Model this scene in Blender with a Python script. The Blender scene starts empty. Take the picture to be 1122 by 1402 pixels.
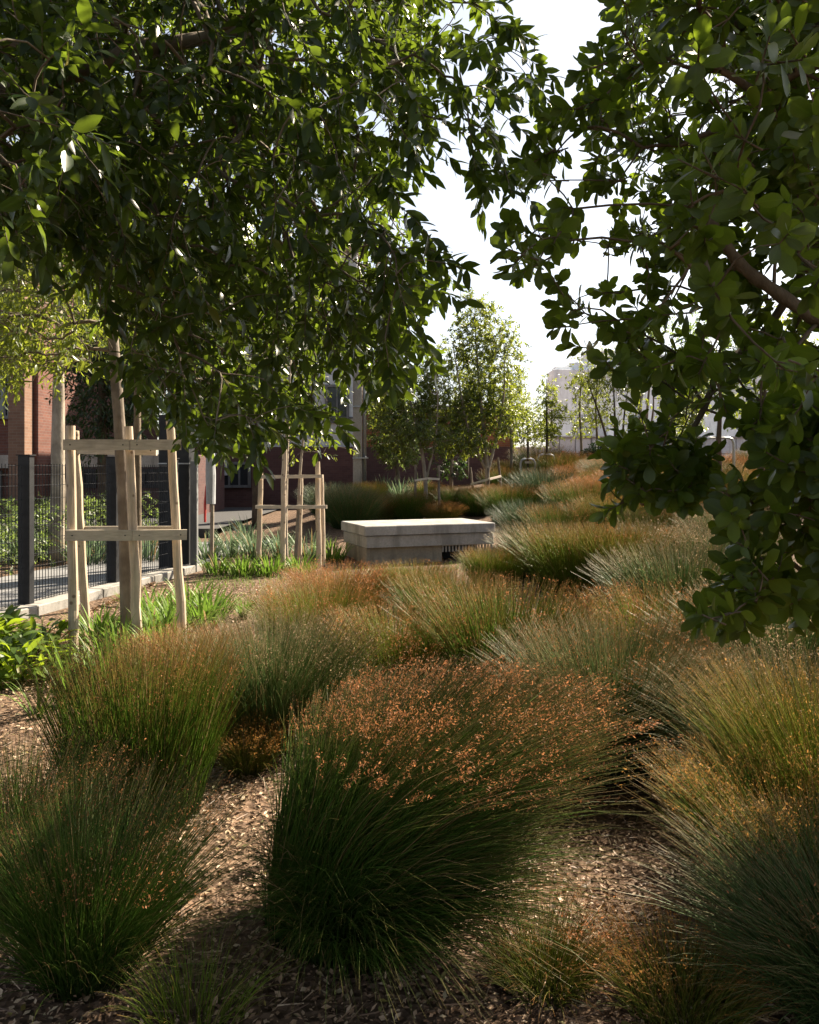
import bpy, math, random
import numpy as np
from math import radians as R

rng = np.random.default_rng(7)
random.seed(7)
scene = bpy.context.scene
col = scene.collection

# ------------------------------------------------------------------ camera, sky, sun, exposure
EYE, F, CX, HY = 1.6, 1100.0, 561.0, 640.0
cam_d = bpy.data.cameras.new("camera")
cam = bpy.data.objects.new("camera", cam_d)
col.objects.link(cam)
scene.camera = cam
cam.location = (0, 0, EYE)
cam.rotation_euler = (R(90), 0, 0)
cam_d.sensor_fit = 'VERTICAL'
cam_d.sensor_height = 36.0
cam_d.lens = 36.0 * F / 1402.0
cam_d.shift_y = -(701.0 - HY) / 1402.0
cam_d.clip_start = 0.05
cam_d.clip_end = 2000.0
cam_d.dof.use_dof = False

SUN_EL, SUN_AZ = 40.0, 46.0            # azimuth to the right of the view direction
world = bpy.data.worlds.new("World")
scene.world = world
world.use_nodes = True
wn = world.node_tree.nodes
wl = world.node_tree.links
for n in list(wn):
    wn.remove(n)
sky = wn.new('ShaderNodeTexSky')
sky.sky_type = 'NISHITA'
sky.sun_disc = False
sky.sun_elevation = R(SUN_EL)
sky.sun_rotation = R(SUN_AZ)
sky.air_density = 1.0
sky.dust_density = 1.5
sky.ozone_density = 1.0
bg = wn.new('ShaderNodeBackground')
bg.inputs['Strength'].default_value = 0.052
wo = wn.new('ShaderNodeOutputWorld')
hs = wn.new('ShaderNodeHueSaturation'); hs.inputs['Saturation'].default_value = 0.5
wl.new(sky.outputs[0], hs.inputs['Color']); wl.new(hs.outputs[0], bg.inputs[0])
wl.new(bg.outputs[0], wo.inputs[0])

sun_d = bpy.data.lights.new("sun", 'SUN')
sun_d.energy = 5.0
sun_d.angle = R(0.55)
sun_d.color = (1.0, 0.86, 0.66)
sun = bpy.data.objects.new("sun", sun_d)
col.objects.link(sun)
sun.rotation_euler = (R(90 - SUN_EL), 0, R(180 - SUN_AZ))
# a sun lamp shines along its -Z: the line above tips it towards the camera from ahead on the right

scene.view_settings.view_transform = 'Standard'
scene.view_settings.look = 'None'
scene.view_settings.exposure = 2.0
scene.view_settings.gamma = 1.0
scene.cycles.max_bounces = 6
scene.cycles.diffuse_bounces = 3
scene.cycles.glossy_bounces = 2
scene.cycles.transmission_bounces = 4
scene.cycles.transparent_max_bounces = 4
scene.cycles.caustics_reflective = False
scene.cycles.caustics_refractive = False
scene.cycles.use_denoising = True

# ------------------------------------------------------------------ geometry helpers
def sstep(a, b, v):
    t = np.clip((np.asarray(v, float) - a) / (b - a), 0, 1)
    return t * t * (3 - 2 * t)

def gz(x, y):
    """height of the ground"""
    x = np.asarray(x, float); y = np.asarray(y, float)
    inside = sstep(-3.6, -1.8, x)
    g = sstep(12.5, 27, y) * 0.9 * (0.25 + 0.75 * inside)
    g = g + sstep(1.0, 6.0, x) * sstep(6, 20, y) * 0.55
    g = g + 0.02 * np.sin(x * 2.1 + 1.3) * np.sin(y * 1.7) * inside * (1 - sstep(20, 30, y))
    return g

def W(px, py, d):
    """the world point seen at pixel (px, py) of the 1122x1402 photograph, d metres ahead"""
    return np.array([(px - CX) * d / F, d, EYE - (py - HY) * d / F])

def G(px, py):
    """the ground point at that pixel"""
    for d in np.arange(1.0, 60, 0.02):
        p = W(px, py, d)
        if p[2] <= gz(p[0], p[1]):
            return np.array([p[0], p[1], float(gz(p[0], p[1]))])
    return W(px, py, 60)

def nz(v):
    v = np.asarray(v, float)
    return v / np.maximum(np.linalg.norm(v, axis=-1, keepdims=True), 1e-9)

class MB:
    def __init__(s):
        s.v = []; s.f = []; s.t = []; s.n = 0
    def add(s, v, f, t=None):
        v = np.asarray(v, float).reshape(-1, 3); f = np.asarray(f, int).reshape(-1, 4)
        s.v.append(v); s.f.append(f + s.n); s.n += len(v)
        s.t.append(np.zeros(len(v)) if t is None else np.asarray(t, float).ravel())
    def box(s, c, size, rz=0.0, taper=1.0, bev=0.0):
        """a box with chamfered vertical and top edges"""
        hx, hy, hz = np.array(size) / 2.0
        b = min(bev, hx * .9, hy * .9)
        def ring(ins, z):
            x, y = hx - ins, hy - ins
            if b > 0:
                return [(x - b, -y, z), (x, -y + b, z), (x, y - b, z), (x - b, y, z), (-x + b, y, z), (-x, y - b, z), (-x, -y + b, z), (-x + b, -y, z)]
            return [(x, -y, z), (x, y, z), (-x, y, z), (-x, -y, z)]
        rs = [ring(0, -hz), ring(0, hz - b), ring(b, hz)] if b > 0 else [ring(0, -hz), ring(0, hz)]
        k = len(rs[0]); v = np.array([p for r_ in rs for p in r_], float)
        f = []
        for a in range(len(rs) - 1):
            for i in range(k):
                j = (i + 1) % k
                f.append((a * k + i, a * k + j, (a + 1) * k + j, (a + 1) * k + i))
        o = (len(rs) - 1) * k
        if k == 8:
            f += [(o, o + 1, o + 2, o + 3), (o + 3, o + 4, o + 7, o), (o + 4, o + 5, o + 6, o + 7), (3, 2, 1, 0), (0, 7, 4, 3), (7, 6, 5, 4)]
        else:
            f += [(o, o + 1, o + 2, o + 3), (3, 2, 1, 0)]
        c_, s_ = math.cos(rz), math.sin(rz)
        x = v[:, 0] * c_ - v[:, 1] * s_; y = v[:, 0] * s_ + v[:, 1] * c_
        v = np.stack([x, y, v[:, 2]], 1) + np.array(c)
        s.add(v, f)
    def board(s, p0, p1, h, th, up=(0, 0, 1)):
        """a board from p0 to p1, h high and th thick"""
        p0 = np.array(p0, float); p1 = np.array(p1, float)
        d = nz(p1 - p0); u = np.array(up, float); u = nz(u - d * np.dot(u, d)); w = np.cross(d, u)
        b = min(h, th) * .15; v = []
        for p in (p0, p1):
            for (a, c) in ((-1, -1), (1, -1), (1, 1), (-1, 1)):
                v.append(p + u * a * (h / 2 - (b if c else 0) * 0) + w * c * th / 2)
        f = [(0, 1, 5, 4), (1, 2, 6, 5), (2, 3, 7, 6), (3, 0, 4, 7), (3, 2, 1, 0), (4, 5, 6, 7)]
        s.add(v, f)
    def tube(s, pts, rad, sides=8, cap=True, wob=0.0):
        pts = np.asarray(pts, float); n = len(pts)
        rad = np.broadcast_to(np.asarray(rad, float), (n,))
        tan = nz(np.gradient(pts, axis=0)) if n > 2 else nz(np.repeat((pts[1] - pts[0])[None], n, 0))
        ref = np.array([1, 0, 0.]) if abs(tan[0][0]) < .8 else np.array([0, 1., 0])
        a = np.linspace(0, 2 * math.pi, sides, endpoint=False)
        V = []
        for i in range(n):
            u = nz(np.cross(tan[i], ref)); w = np.cross(tan[i], u)
            r = rad[i] * (1 + wob * rng.normal(size=sides)[:, None])
            V.append(pts[i] + r * (np.cos(a)[:, None] * u + np.sin(a)[:, None] * w))
        if cap:
            V.append(np.repeat(pts[-1][None], sides, 0)); V.insert(0, np.repeat(pts[0][None], sides, 0))
        V = np.concatenate(V); m = len(V) // sides
        i = np.arange(sides); j = (i + 1) % sides
        f = np.concatenate([np.stack([k * sides + i, k * sides + j, (k + 1) * sides + j, (k + 1) * sides + i], 1) for k in range(m - 1)])
        s.add(V, f)
    def segs(s, A, B, ra, rb, sides=5):
        """many tapered sticks at once"""
        A = np.asarray(A); B = np.asarray(B); N = len(A)
        if N == 0: return
        d = nz(B - A); ref = np.where(np.abs(d[:, :1]) < .8, [[1., 0, 0]], [[0, 1., 0]])
        u = nz(np.cross(d, ref)); w = np.cross(d, u)
        a = np.linspace(0, 2 * math.pi, sides, endpoint=False)
        ring = np.cos(a)[None, :, None] * u[:, None] + np.sin(a)[None, :, None] * w[:, None]
        V = np.concatenate([A[:, None] + ring * np.asarray(ra)[:, None, None], B[:, None] + ring * np.asarray(rb)[:, None, None]], 1)
        i = np.arange(sides); j = (i + 1) % sides
        f = np.stack([i, j, j + sides, i + sides], 1)
        s.add(V.reshape(-1, 3), (f[None] + (np.arange(N) * 2 * sides)[:, None, None]).reshape(-1, 4))
    def build(s, name, mat, parent=None, smooth=False, loc=None):
        me = mesh_from(name, np.concatenate(s.v), np.concatenate(s.f), np.concatenate(s.t), mat, smooth)
        return link(name, me, parent, loc)

def mesh_from(name, v, f, t, mat, smooth):
    me = bpy.data.meshes.new(name)
    nv, nf = len(v), len(f)
    me.vertices.add(nv); me.vertices.foreach_set('co', v.astype(np.float32).ravel())
    me.loops.add(nf * 4); me.loops.foreach_set('vertex_index', f.astype(np.int32).ravel())
    me.polygons.add(nf)
    me.polygons.foreach_set('loop_start', np.arange(0, nf * 4, 4, dtype=np.int32))
    me.polygons.foreach_set('loop_total', np.full(nf, 4, dtype=np.int32))
    me.polygons.foreach_set('use_smooth', np.full(nf, bool(smooth)))
    me.materials.append(mat)
    at = me.attributes.new('t', 'FLOAT', 'POINT'); at.data.foreach_set('value', t.astype(np.float32))
    me.update(calc_edges=True)
    return me

def link(name, me, parent=None, loc=None):
    o = bpy.data.objects.new(name, me); col.objects.link(o)
    if parent is not None: o.parent = parent
    if loc is not None: o.location = loc
    return o

def tag(o, label=None, cat=None, group=None, kind=None):
    if label: o['label'] = label
    if cat: o['category'] = cat
    if group: o['group'] = group
    if kind: o['kind'] = kind
    return o

def thing(name, label, cat, loc=(0, 0, 0), group=None):
    o = bpy.data.objects.new(name, None); col.objects.link(o); o.location = [float(c) for c in loc]
    o.empty_display_size = .1
    return tag(o, label, cat, group)

def copy_tree(o, parent=None):
    c = o.copy(); col.objects.link(c)
    if parent is not None: c.parent = parent
    for ch in [q for q in bpy.data.objects if q.parent == o]:
        copy_tree(ch, c)
    return c

# ------------------------------------------------------------------ materials
class Mat:
    def __init__(s, name):
        s.m = bpy.data.materials.new(name); s.m.use_nodes = True
        s.nt = s.m.node_tree; s.N = s.nt.nodes; s.L = s.nt.links
        s.b = s.N['Principled BSDF']; s.out = s.N['Material Output']
    def node(s, t, **kw):
        n = s.N.new(t)
        for k, v in kw.items(): setattr(n, k, v)
        return n
    def coords(s): return s.node('ShaderNodeTexCoord').outputs['Object']
    def noise(s, scale, detail=4, rough=.6, vec=None):
        n = s.node('ShaderNodeTexNoise'); n.inputs['Scale'].default_value = scale
        n.inputs['Detail'].default_value = detail; n.inputs['Roughness'].default_value = rough
        s.L.new(vec if vec is not None else s.coords(), n.inputs['Vector'])
        return n.outputs['Fac']
    def ramp(s, fac, stops):
        r = s.node('ShaderNodeValToRGB'); e = r.color_ramp.elements
        while len(e) < len(stops): e.new(.5)
        for k, (p, c) in enumerate(stops):
            e[k].position = p; e[k].color = (*c, 1) if len(c) == 3 else c
        s.L.new(fac, r.inputs[0]); return r.outputs[0]
    def mix(s, fac, a, b, mode='MIX'):
        m = s.node('ShaderNodeMix', data_type='RGBA', blend_type=mode)
        for sock, v in ((m.inputs[0], fac), (m.inputs[6], a), (m.inputs[7], b)):
            if isinstance(v, (int, float)): sock.default_value = v
            elif isinstance(v, tuple): sock.default_value = (*v, 1)
            else: s.L.new(v, sock)
        return m.outputs[2]
    def math(s, op, a, b=None):
        m = s.node('ShaderNodeMath', operation=op)
        for k, v in enumerate((a, b)):
            if v is None: continue
            if isinstance(v, (int, float)): m.inputs[k].default_value = v
            else: s.L.new(v, m.inputs[k])
        return m.outputs[0]
    def color(s, c):
        if isinstance(c, tuple): s.b.inputs['Base Color'].default_value = (*c, 1)
        else: s.L.new(c, s.b.inputs['Base Color'])
    def rough(s, v, spec=.5, metal=0):
        if isinstance(v, (int, float)): s.b.inputs['Roughness'].default_value = v
        else: s.L.new(v, s.b.inputs['Roughness'])
        s.b.inputs['Specular IOR Level'].default_value = spec
        s.b.inputs['Metallic'].default_value = metal
    def bump(s, h, strength=.4, dist=.01):
        b = s.node('ShaderNodeBump'); b.inputs['Strength'].default_value = strength; b.inputs['Distance'].default_value = dist
        s.L.new(h, b.inputs['Height']); s.L.new(b.outputs[0], s.b.inputs['Normal'])
    def translucent(s, c, amount):
        t = s.node('ShaderNodeBsdfTranslucent')
        if isinstance(c, tuple): t.inputs[0].default_value = (*c, 1)
        else: s.L.new(c, t.inputs[0])
        a = s.node('ShaderNodeMixShader'); a.inputs[0].default_value = amount
        s.L.new(s.b.outputs[0], a.inputs[1]); s.L.new(t.outputs[0], a.inputs[2]); s.L.new(a.outputs[0], s.out.inputs[0])
    def rand(s): return s.node('ShaderNodeNewGeometry').outputs['Random Per Island']
    def t(s):
        a = s.node('ShaderNodeAttribute'); a.attribute_name = 't'; return a.outputs['Fac']

def leaf_mat(name, dark, mid, light, trans, amount=.4, rough=.34, spec=.5):
    m = Mat(name)
    r = m.rand()
    c = m.ramp(r, [(0, dark), (.5, mid), (.93, light), (.985, light), (1.0, (.16, .12, .02))])
    big = m.noise(1.1, 2)
    c2 = m.mix(m.ramp(big, [(.38, (0, 0, 0)), (.62, (1, 1, 1))]), m.mix(.5, c, dark), c)
    rib = m.math('LESS_THAN', m.math('ABSOLUTE', m.math('SUBTRACT', m.t(), .5)), .06)
    c2 = m.mix(m.math('MULTIPLY', rib, .35), c2, light)
    m.color(c2); m.rough(rough, spec)
    tr = m.mix(r, trans, tuple(k * 1.35 for k in trans))
    m.translucent(tr, amount)
    return m.m

def blade_mat(name, root, mid, tip, tip_at=.7, tip_amt=1.0, amount=.35, rough=.35):
    m = Mat(name); r = m.rand(); t = m.t()
    g = m.mix(r, mid, tuple(k * 1.7 for k in mid))
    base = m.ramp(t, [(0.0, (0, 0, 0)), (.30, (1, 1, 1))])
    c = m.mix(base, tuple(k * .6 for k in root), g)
    tf = m.ramp(t, [(tip_at - .1, (0, 0, 0)), (min(.99, tip_at + .25), (tip_amt,) * 3)])
    hue = m.mix(m.math('FRACT', m.math('MULTIPLY', r, 37.0)), tip, tuple(k * .55 for k in tip))
    c = m.mix(tf, c, hue)
    c = m.mix(m.math('GREATER_THAN', m.math('FRACT', m.math('MULTIPLY', r, 91.0)), .955), c, (.30, .21, .10))
    m.color(c); m.rough(rough + .12, .27); m.translucent(m.mix(.0, c, c), amount * .75)
    return m.m

def seed_mat(name, a, b, amount=.4):
    m = Mat(name); c = m.mix(m.rand(), a, b); c = m.mix(m.ramp(m.noise(7, 3), [(.42, (0, 0, 0)), (.62, (.75, .75, .75))]), c, tuple(k * .4 for k in a)); m.color(c); m.rough(.6, .3); m.translucent(c, amount); return m.m

def bark_mat(name, a, b, scale=14, bump=.5):
    m = Mat(name)
    mp = m.node('ShaderNodeMapping'); mp.inputs['Scale'].default_value = (1, 1, .3); m.L.new(m.coords(), mp.inputs[0])
    n = m.noise(scale, 6, .65, mp.outputs[0]); n2 = m.noise(3.1, 3)
    c = m.ramp(n, [(.3, a), (.7, b)]); c = m.mix(m.ramp(n2, [(.45, (0, 0, 0)), (.6, (.6, .6, .6))]), c, tuple(k * .6 for k in a))
    m.color(c); m.rough(.85, .25); m.bump(n, bump, .02); return m.m

M = {}
M['left_leaf'] = leaf_mat('narrow_leaf', (.009, .019, .006), (.016, .036, .009), (.038, .068, .014), (.22, .32, .025), .24, .30, .28)
M['right_leaf'] = leaf_mat('broad_leaf', (.020, .036, .007), (.036, .062, .010), (.075, .115, .019), (.24, .34, .022), .32, .36, .3)
M['yellow_leaf'] = leaf_mat('yellow_green_leaf', (.035, .060, .012), (.060, .095, .016), (.11, .15, .025), (.28, .33, .03), .40, .4)  # lighter yellow-green leaf colour
M['mid_leaf'] = leaf_mat('young_tree_leaf', (.030, .048, .012), (.050, .075, .016), (.09, .12, .025), (.28, .33, .03), .34, .4)
M['grey_leaf'] = leaf_mat('grey_green_leaf', (.035, .060, .022), (.060, .090, .032), (.10, .13, .05), (.20, .28, .06), .4, .45)
M['dark_leaf'] = leaf_mat('evergreen_leaf', (.008, .020, .008), (.014, .034, .011), (.03, .055, .016), (.05, .10, .015), .25, .5)
M['herb_leaf'] = leaf_mat('soft_herb_leaf', (.035, .070, .010), (.060, .105, .013), (.11, .16, .02), (.28, .38, .02), .4, .4)
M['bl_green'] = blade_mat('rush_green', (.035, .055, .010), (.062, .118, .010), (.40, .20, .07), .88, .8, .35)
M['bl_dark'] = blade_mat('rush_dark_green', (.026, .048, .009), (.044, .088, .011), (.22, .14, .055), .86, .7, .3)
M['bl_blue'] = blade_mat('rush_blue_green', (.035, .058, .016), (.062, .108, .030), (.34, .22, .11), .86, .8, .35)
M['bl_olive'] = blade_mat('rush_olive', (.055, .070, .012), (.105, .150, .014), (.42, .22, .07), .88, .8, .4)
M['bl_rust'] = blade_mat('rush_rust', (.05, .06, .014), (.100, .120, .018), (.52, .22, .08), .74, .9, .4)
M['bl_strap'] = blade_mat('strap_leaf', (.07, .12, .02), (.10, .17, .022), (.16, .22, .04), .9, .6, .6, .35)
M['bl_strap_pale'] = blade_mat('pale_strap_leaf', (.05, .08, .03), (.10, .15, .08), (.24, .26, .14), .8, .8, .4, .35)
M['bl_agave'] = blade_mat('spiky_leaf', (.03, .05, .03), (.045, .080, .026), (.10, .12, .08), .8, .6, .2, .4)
M['seed'] = seed_mat('seed_head', (.54, .24, .10), (.32, .12, .045))
M['seed_pale'] = seed_mat('pale_seed_head', (.55, .40, .25), (.36, .24, .14))
M['seed_orange'] = seed_mat('orange_seed_head', (.56, .30, .08), (.34, .16, .045))
M['bark'] = bark_mat('grey_bark', (.13, .10, .075), (.24, .20, .16))
M['bark_pale'] = bark_mat('pale_bark', (.22, .18, .14), (.36, .31, .25))
M['bark_dark'] = bark_mat('dark_bark', (.05, .035, .025), (.11, .08, .055))
M['bark_brown'] = bark_mat('brown_bark', (.10, .075, .05), (.22, .17, .12), 22, .9)

m = Mat('weathered_pine'); mp = m.node('ShaderNodeMapping'); mp.inputs['Scale'].default_value = (1, 1, .12); m.L.new(m.coords(), mp.inputs[0])
n = m.noise(34, 5, .6, mp.outputs[0]); n2 = m.noise(5, 3)
c = m.ramp(n, [(.3, (.36, .28, .20)), (.7, (.58, .47, .35))]); c = m.mix(m.ramp(n2, [(.45, (0, 0, 0)), (.7, (.6, .6, .6))]), c, (.36, .30, .24))
kn = m.node('ShaderNodeTexVoronoi'); kn.inputs['Scale'].default_value = 9; m.L.new(m.coords(), kn.inputs['Vector'])
c = m.mix(m.ramp(kn.outputs['Distance'], [(.10, (.75, .75, .75)), (.18, (0, 0, 0))]), c, (.10, .06, .035))
m.color(c); m.rough(.8, .25); m.bump(n, .35, .006); M['timber'] = m.m
m = Mat('sawn_timber'); mp = m.node('ShaderNodeMapping'); mp.inputs['Scale'].default_value = (.15, .15, 1); m.L.new(m.coords(), mp.inputs[0])
n = m.noise(60, 5, .6, mp.outputs[0]); n2 = m.noise(6, 3)
c = m.ramp(n, [(.3, (.40, .34, .27)), (.7, (.60, .52, .42))]); c = m.mix(m.ramp(n2, [(.5, (0, 0, 0)), (.7, (.7, .7, .7))]), c, (.34, .29, .24))
m.color(c); m.rough(.8, .25); m.bump(n, .3, .004); M['rail'] = m.m
m = Mat('charcoal_steel'); n = m.noise(12, 5); m.color(m.ramp(n, [(.3, (.012, .013, .015)), (.75, (.024, .025, .028))])); m.rough(.55, .25); m.bump(m.noise(60, 3), .1, .002); M['steel'] = m.m
m = Mat('galvanised'); n = m.noise(30, 4); m.color(m.ramp(n, [(.3, (.25, .26, .28)), (.7, (.40, .41, .43))])); m.rough(.45, .5, .6); M['galv'] = m.m

def concrete(name, a, b, scale=2.2):
    m = Mat(name); n = m.noise(scale, 8, .62); n2 = m.noise(scale * 14, 5, .7)
    c = m.ramp(n, [(.3, a), (.7, b)]); c = m.mix(m.ramp(n2, [(.35, (.4, .4, .4)), (.6, (0, 0, 0))]), c, tuple(k * .6 for k in a))
    st = m.node('ShaderNodeMapping'); st.inputs['Scale'].default_value = (1.6, 1.6, .25); m.L.new(m.coords(), st.inputs[0])
    s_ = m.noise(2.6, 4, .6, st.outputs[0]); c = m.mix(m.ramp(s_, [(.50, (0, 0, 0)), (.64, (.65, .65, .65))]), c, tuple(k * .6 for k in a))
    if scale > 2:
        vo = m.node('ShaderNodeTexVoronoi'); vo.inputs['Scale'].default_value = 22; m.L.new(m.coords(), vo.inputs['Vector'])
        c = m.mix(m.ramp(vo.outputs['Distance'], [(.05, (.7, .7, .7)), (.11, (0, 0, 0))]), c, tuple(k * .35 for k in a))
    m.color(c); m.rough(.85, .3); m.bump(n2, .25, .006); return m.m
M['concrete'] = concrete('bench_concrete', (.24, .23, .215), (.36, .35, .33))
M['concrete_base'] = concrete('plinth_concrete', (.22, .19, .15), (.34, .30, .24))
M['kerb'] = concrete('kerb_concrete', (.22, .21, .19), (.34, .32, .30))
M['pole'] = concrete('pole_concrete', (.30, .27, .24), (.44, .40, .36))
M['white_wall'] = concrete('white_plaster', (.80, .83, .86), (.90, .92, .93), .25)
M['block_wall'] = concrete('grey_blockwork', (.46, .48, .51), (.58, .60, .63), .5)
M['panel'] = concrete('grey_cladding', (.50, .52, .55), (.62, .64, .66), .3)
M['panel_trim'] = concrete('dark_trim', (.14, .145, .15), (.20, .205, .21), .6)

def brick(name, a, b, mortar, scale=4.5):
    m = Mat(name); tc = m.coords()
    sp = m.node('ShaderNodeSeparateXYZ'); m.L.new(tc, sp.inputs[0])
    cb = m.node('ShaderNodeCombineXYZ'); m.L.new(m.math('ADD', sp.outputs[0], sp.outputs[1]), cb.inputs[0]); m.L.new(sp.outputs[2], cb.inputs[1])
    br = m.node('ShaderNodeTexBrick'); br.inputs['Scale'].default_value = scale
    br.inputs['Color1'].default_value = (*a, 1); br.inputs['Color2'].default_value = (*b, 1); br.inputs['Mortar'].default_value = (*mortar, 1)
    br.inputs['Mortar Size'].default_value = .018; br.inputs['Brick Width'].default_value = .9; br.inputs['Row Height'].default_value = .34
    m.L.new(cb.outputs[0], br.inputs['Vector'])
    n = m.noise(1.2, 6); c = m.mix(m.ramp(n, [(.4, (0, 0, 0)), (.7, (.5, .5, .5))]), br.outputs['Color'], tuple(k * .5 for k in a))
    m.color(c); m.rough(.9, .2); m.bump(br.outputs['Fac'], -.3, .01); return m.m
M['brick'] = brick('red_brick', (.16, .070, .052), (.115, .052, .042), (.15, .13, .12))
M['brick_orange'] = brick('orange_brick', (.34, .13, .06), (.26, .095, .05), (.26, .22, .18))
M['brick_purple'] = brick('purple_brick', (.115, .062, .058), (.085, .046, .045), (.10, .08, .075))
M['brick_brown'] = brick('brown_brick', (.22, .13, .09), (.17, .10, .07), (.22, .18, .15))
m = Mat('fence_wire'); n = m.noise(20); m.color(m.ramp(n, [(.3, (.022, .024, .028)), (.7, (.04, .042, .048))])); m.rough(.9, .1); M['wire'] = m.m
m = Mat('window_glass'); m.color((.03, .035, .04)); m.rough(.12, .8); M['glass'] = m.m
m = Mat('grey_sleeve'); n = m.noise(8); m.color(m.ramp(n, [(.3, (.26, .27, .29)), (.7, (.38, .39, .41))])); m.rough(.6); M['sleeve'] = m.m
m = Mat('red_paint'); n = m.noise(8); m.color(m.ramp(n, [(.3, (.45, .03, .03)), (.7, (.55, .05, .04))])); m.rough(.5); M['red'] = m.m
m = Mat('white_paint'); n = m.noise(8); m.color(m.ramp(n, [(.3, (.62, .62, .62)), (.7, (.75, .75, .75))])); m.rough(.6); M['white'] = m.m
m = Mat('blue_tape'); n = m.noise(8); m.color(m.ramp(n, [(.3, (.04, .10, .3)), (.7, (.06, .14, .4))])); m.rough(.5); M['blue'] = m.m

# ground
m = Mat('bark_mulch'); tc = m.coords()
v1 = m.node('ShaderNodeTexVoronoi'); v1.inputs['Scale'].default_value = 26; m.L.new(tc, v1.inputs['Vector'])
v2 = m.node('ShaderNodeTexVoronoi'); v2.inputs['Scale'].default_value = 61; m.L.new(tc, v2.inputs['Vector'])
n = m.noise(.8, 5); n3 = m.noise(9, 6)
c = m.ramp(v1.outputs['Color'], [(.1, (.045, .028, .018)), (.5, (.10, .062, .038)), (.9, (.20, .13, .085))])
c = m.mix(.4, c, m.ramp(v2.outputs['Color'], [(.2, (.05, .03, .02)), (.9, (.24, .16, .11))]))
c = m.mix(m.ramp(n, [(.45, (0, 0, 0)), (.7, (.5, .5, .5))]), c, (.07, .05, .03))
m.color(c); m.rough(.9, .2); m.bump(v1.outputs['Distance'], .8, .03); M['mulch'] = m.m
m = Mat('mulch_chip'); r = m.rand()
m.color(m.ramp(r, [(0, (.07, .042, .028)), (.35, (.21, .125, .075)), (.7, (.38, .25, .155)), (.9, (.54, .41, .28)), (.97, (.10, .11, .03)), (1, (.30, .22, .06))])); m.rough(.55, .4)
m.translucent((.2, .11, .05), .15); M['chip'] = m.m
m = Mat('paving'); tc = m.coords(); n = m.noise(1.5, 6); n2 = m.noise(40, 4)
c = m.ramp(n, [(.3, (.14, .14, .145)), (.7, (.22, .22, .225))]); c = m.mix(m.ramp(n2, [(.4, (.3, .3, .3)), (.6, (0, 0, 0))]), c, (.12, .12, .12)); m.color(c); m.rough(.8, .3); M['paving'] = m.m
m = Mat('asphalt'); n = m.noise(50, 4); m.color(m.ramp(n, [(.3, (.035, .035, .037)), (.7, (.07, .07, .072))])); m.rough(.9, .3); M['asphalt'] = m.m

# ------------------------------------------------------------------ ground, path, street
def grid_sheet(name, xs, ys, mat, dz=0.0, fn=gz):
    X, Y = np.meshgrid(xs, ys, indexing='ij'); Z = fn(X, Y) + dz
    nx, ny = X.shape
    v = np.stack([X, Y, Z], -1).reshape(-1, 3)
    i, j = np.meshgrid(np.arange(nx - 1), np.arange(ny - 1), indexing='ij')
    a = (i * ny + j).ravel(); f = np.stack([a, a + ny, a + ny + 1, a + 1], 1)
    mb = MB(); mb.add(v, f); o = mb.build(name, mat, smooth=True); return tag(o, kind='structure')
xs = np.concatenate([[-600, -200, -80, -40, -25], np.arange(-16, 20, .15), [25, 40, 80, 200, 600]])
ys = np.concatenate([[-60, -20, -8], np.arange(-3, 32, .15), [36, 45, 60, 100, 200, 700]])
grid_sheet('ground', xs, ys, M['mulch'])
# fence line (world), from nearest to farthest
FL = lambda y: -4.2 + (y - 8.8) * .207
pv = MB()
ysp = np.arange(-3, 17, .5)
vv = []; 
for y in ysp:
    vv += [(FL(y) - .12, y, gz(FL(y) - .12, y) + .012), (FL(y) - 2.3, y, gz(FL(y) - 2.3, y) + .012)]
n_ = len(ysp); pv.add(vv, [(2 * k + 1, 2 * k, 2 * k + 2, 2 * k + 3) for k in range(n_ - 1)])
tag(pv.build('path', M['paving']), kind='structure')
st = MB(); st.add([(-40, 17.6, .26), (-4.2, 17.6, .26), (-4.2, 27.0, .26), (-40, 27.0, .26)], [(0, 1, 2, 3)])
st.add([(-40, 17.6, -.2), (-4.2, 17.6, -.2), (-4.2, 17.6, .26), (-40, 17.6, .26)], [(0, 1, 2, 3)])
tag(st.build('road', M['asphalt']), kind='structure')

# ------------------------------------------------------------------ mulch chips (nobody could count them)
def kite(pos, d, nrm, ln, wd, t=None, fold=.15):
    """one folded leaf-like scrap of two quads at each position"""
    d = nz(d); s = nz(np.cross(d, nrm)); u = np.cross(s, d)
    ln = np.asarray(ln)[:, None]; wd = np.asarray(wd)[:, None]
    P = np.stack([pos, pos + d * ln * .45 + s * wd * .5 + u * wd * fold, pos + d * ln, pos + d * ln * .45 - s * wd * .5 + u * wd * fold, pos + d * ln * .5], 1)
    N = len(pos); f = np.array([[0, 1, 2, 4], [0, 4, 2, 3]])
    return P.reshape(-1, 3), (f[None] + (np.arange(N) * 5)[:, None, None]).reshape(-1, 4)

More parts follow.
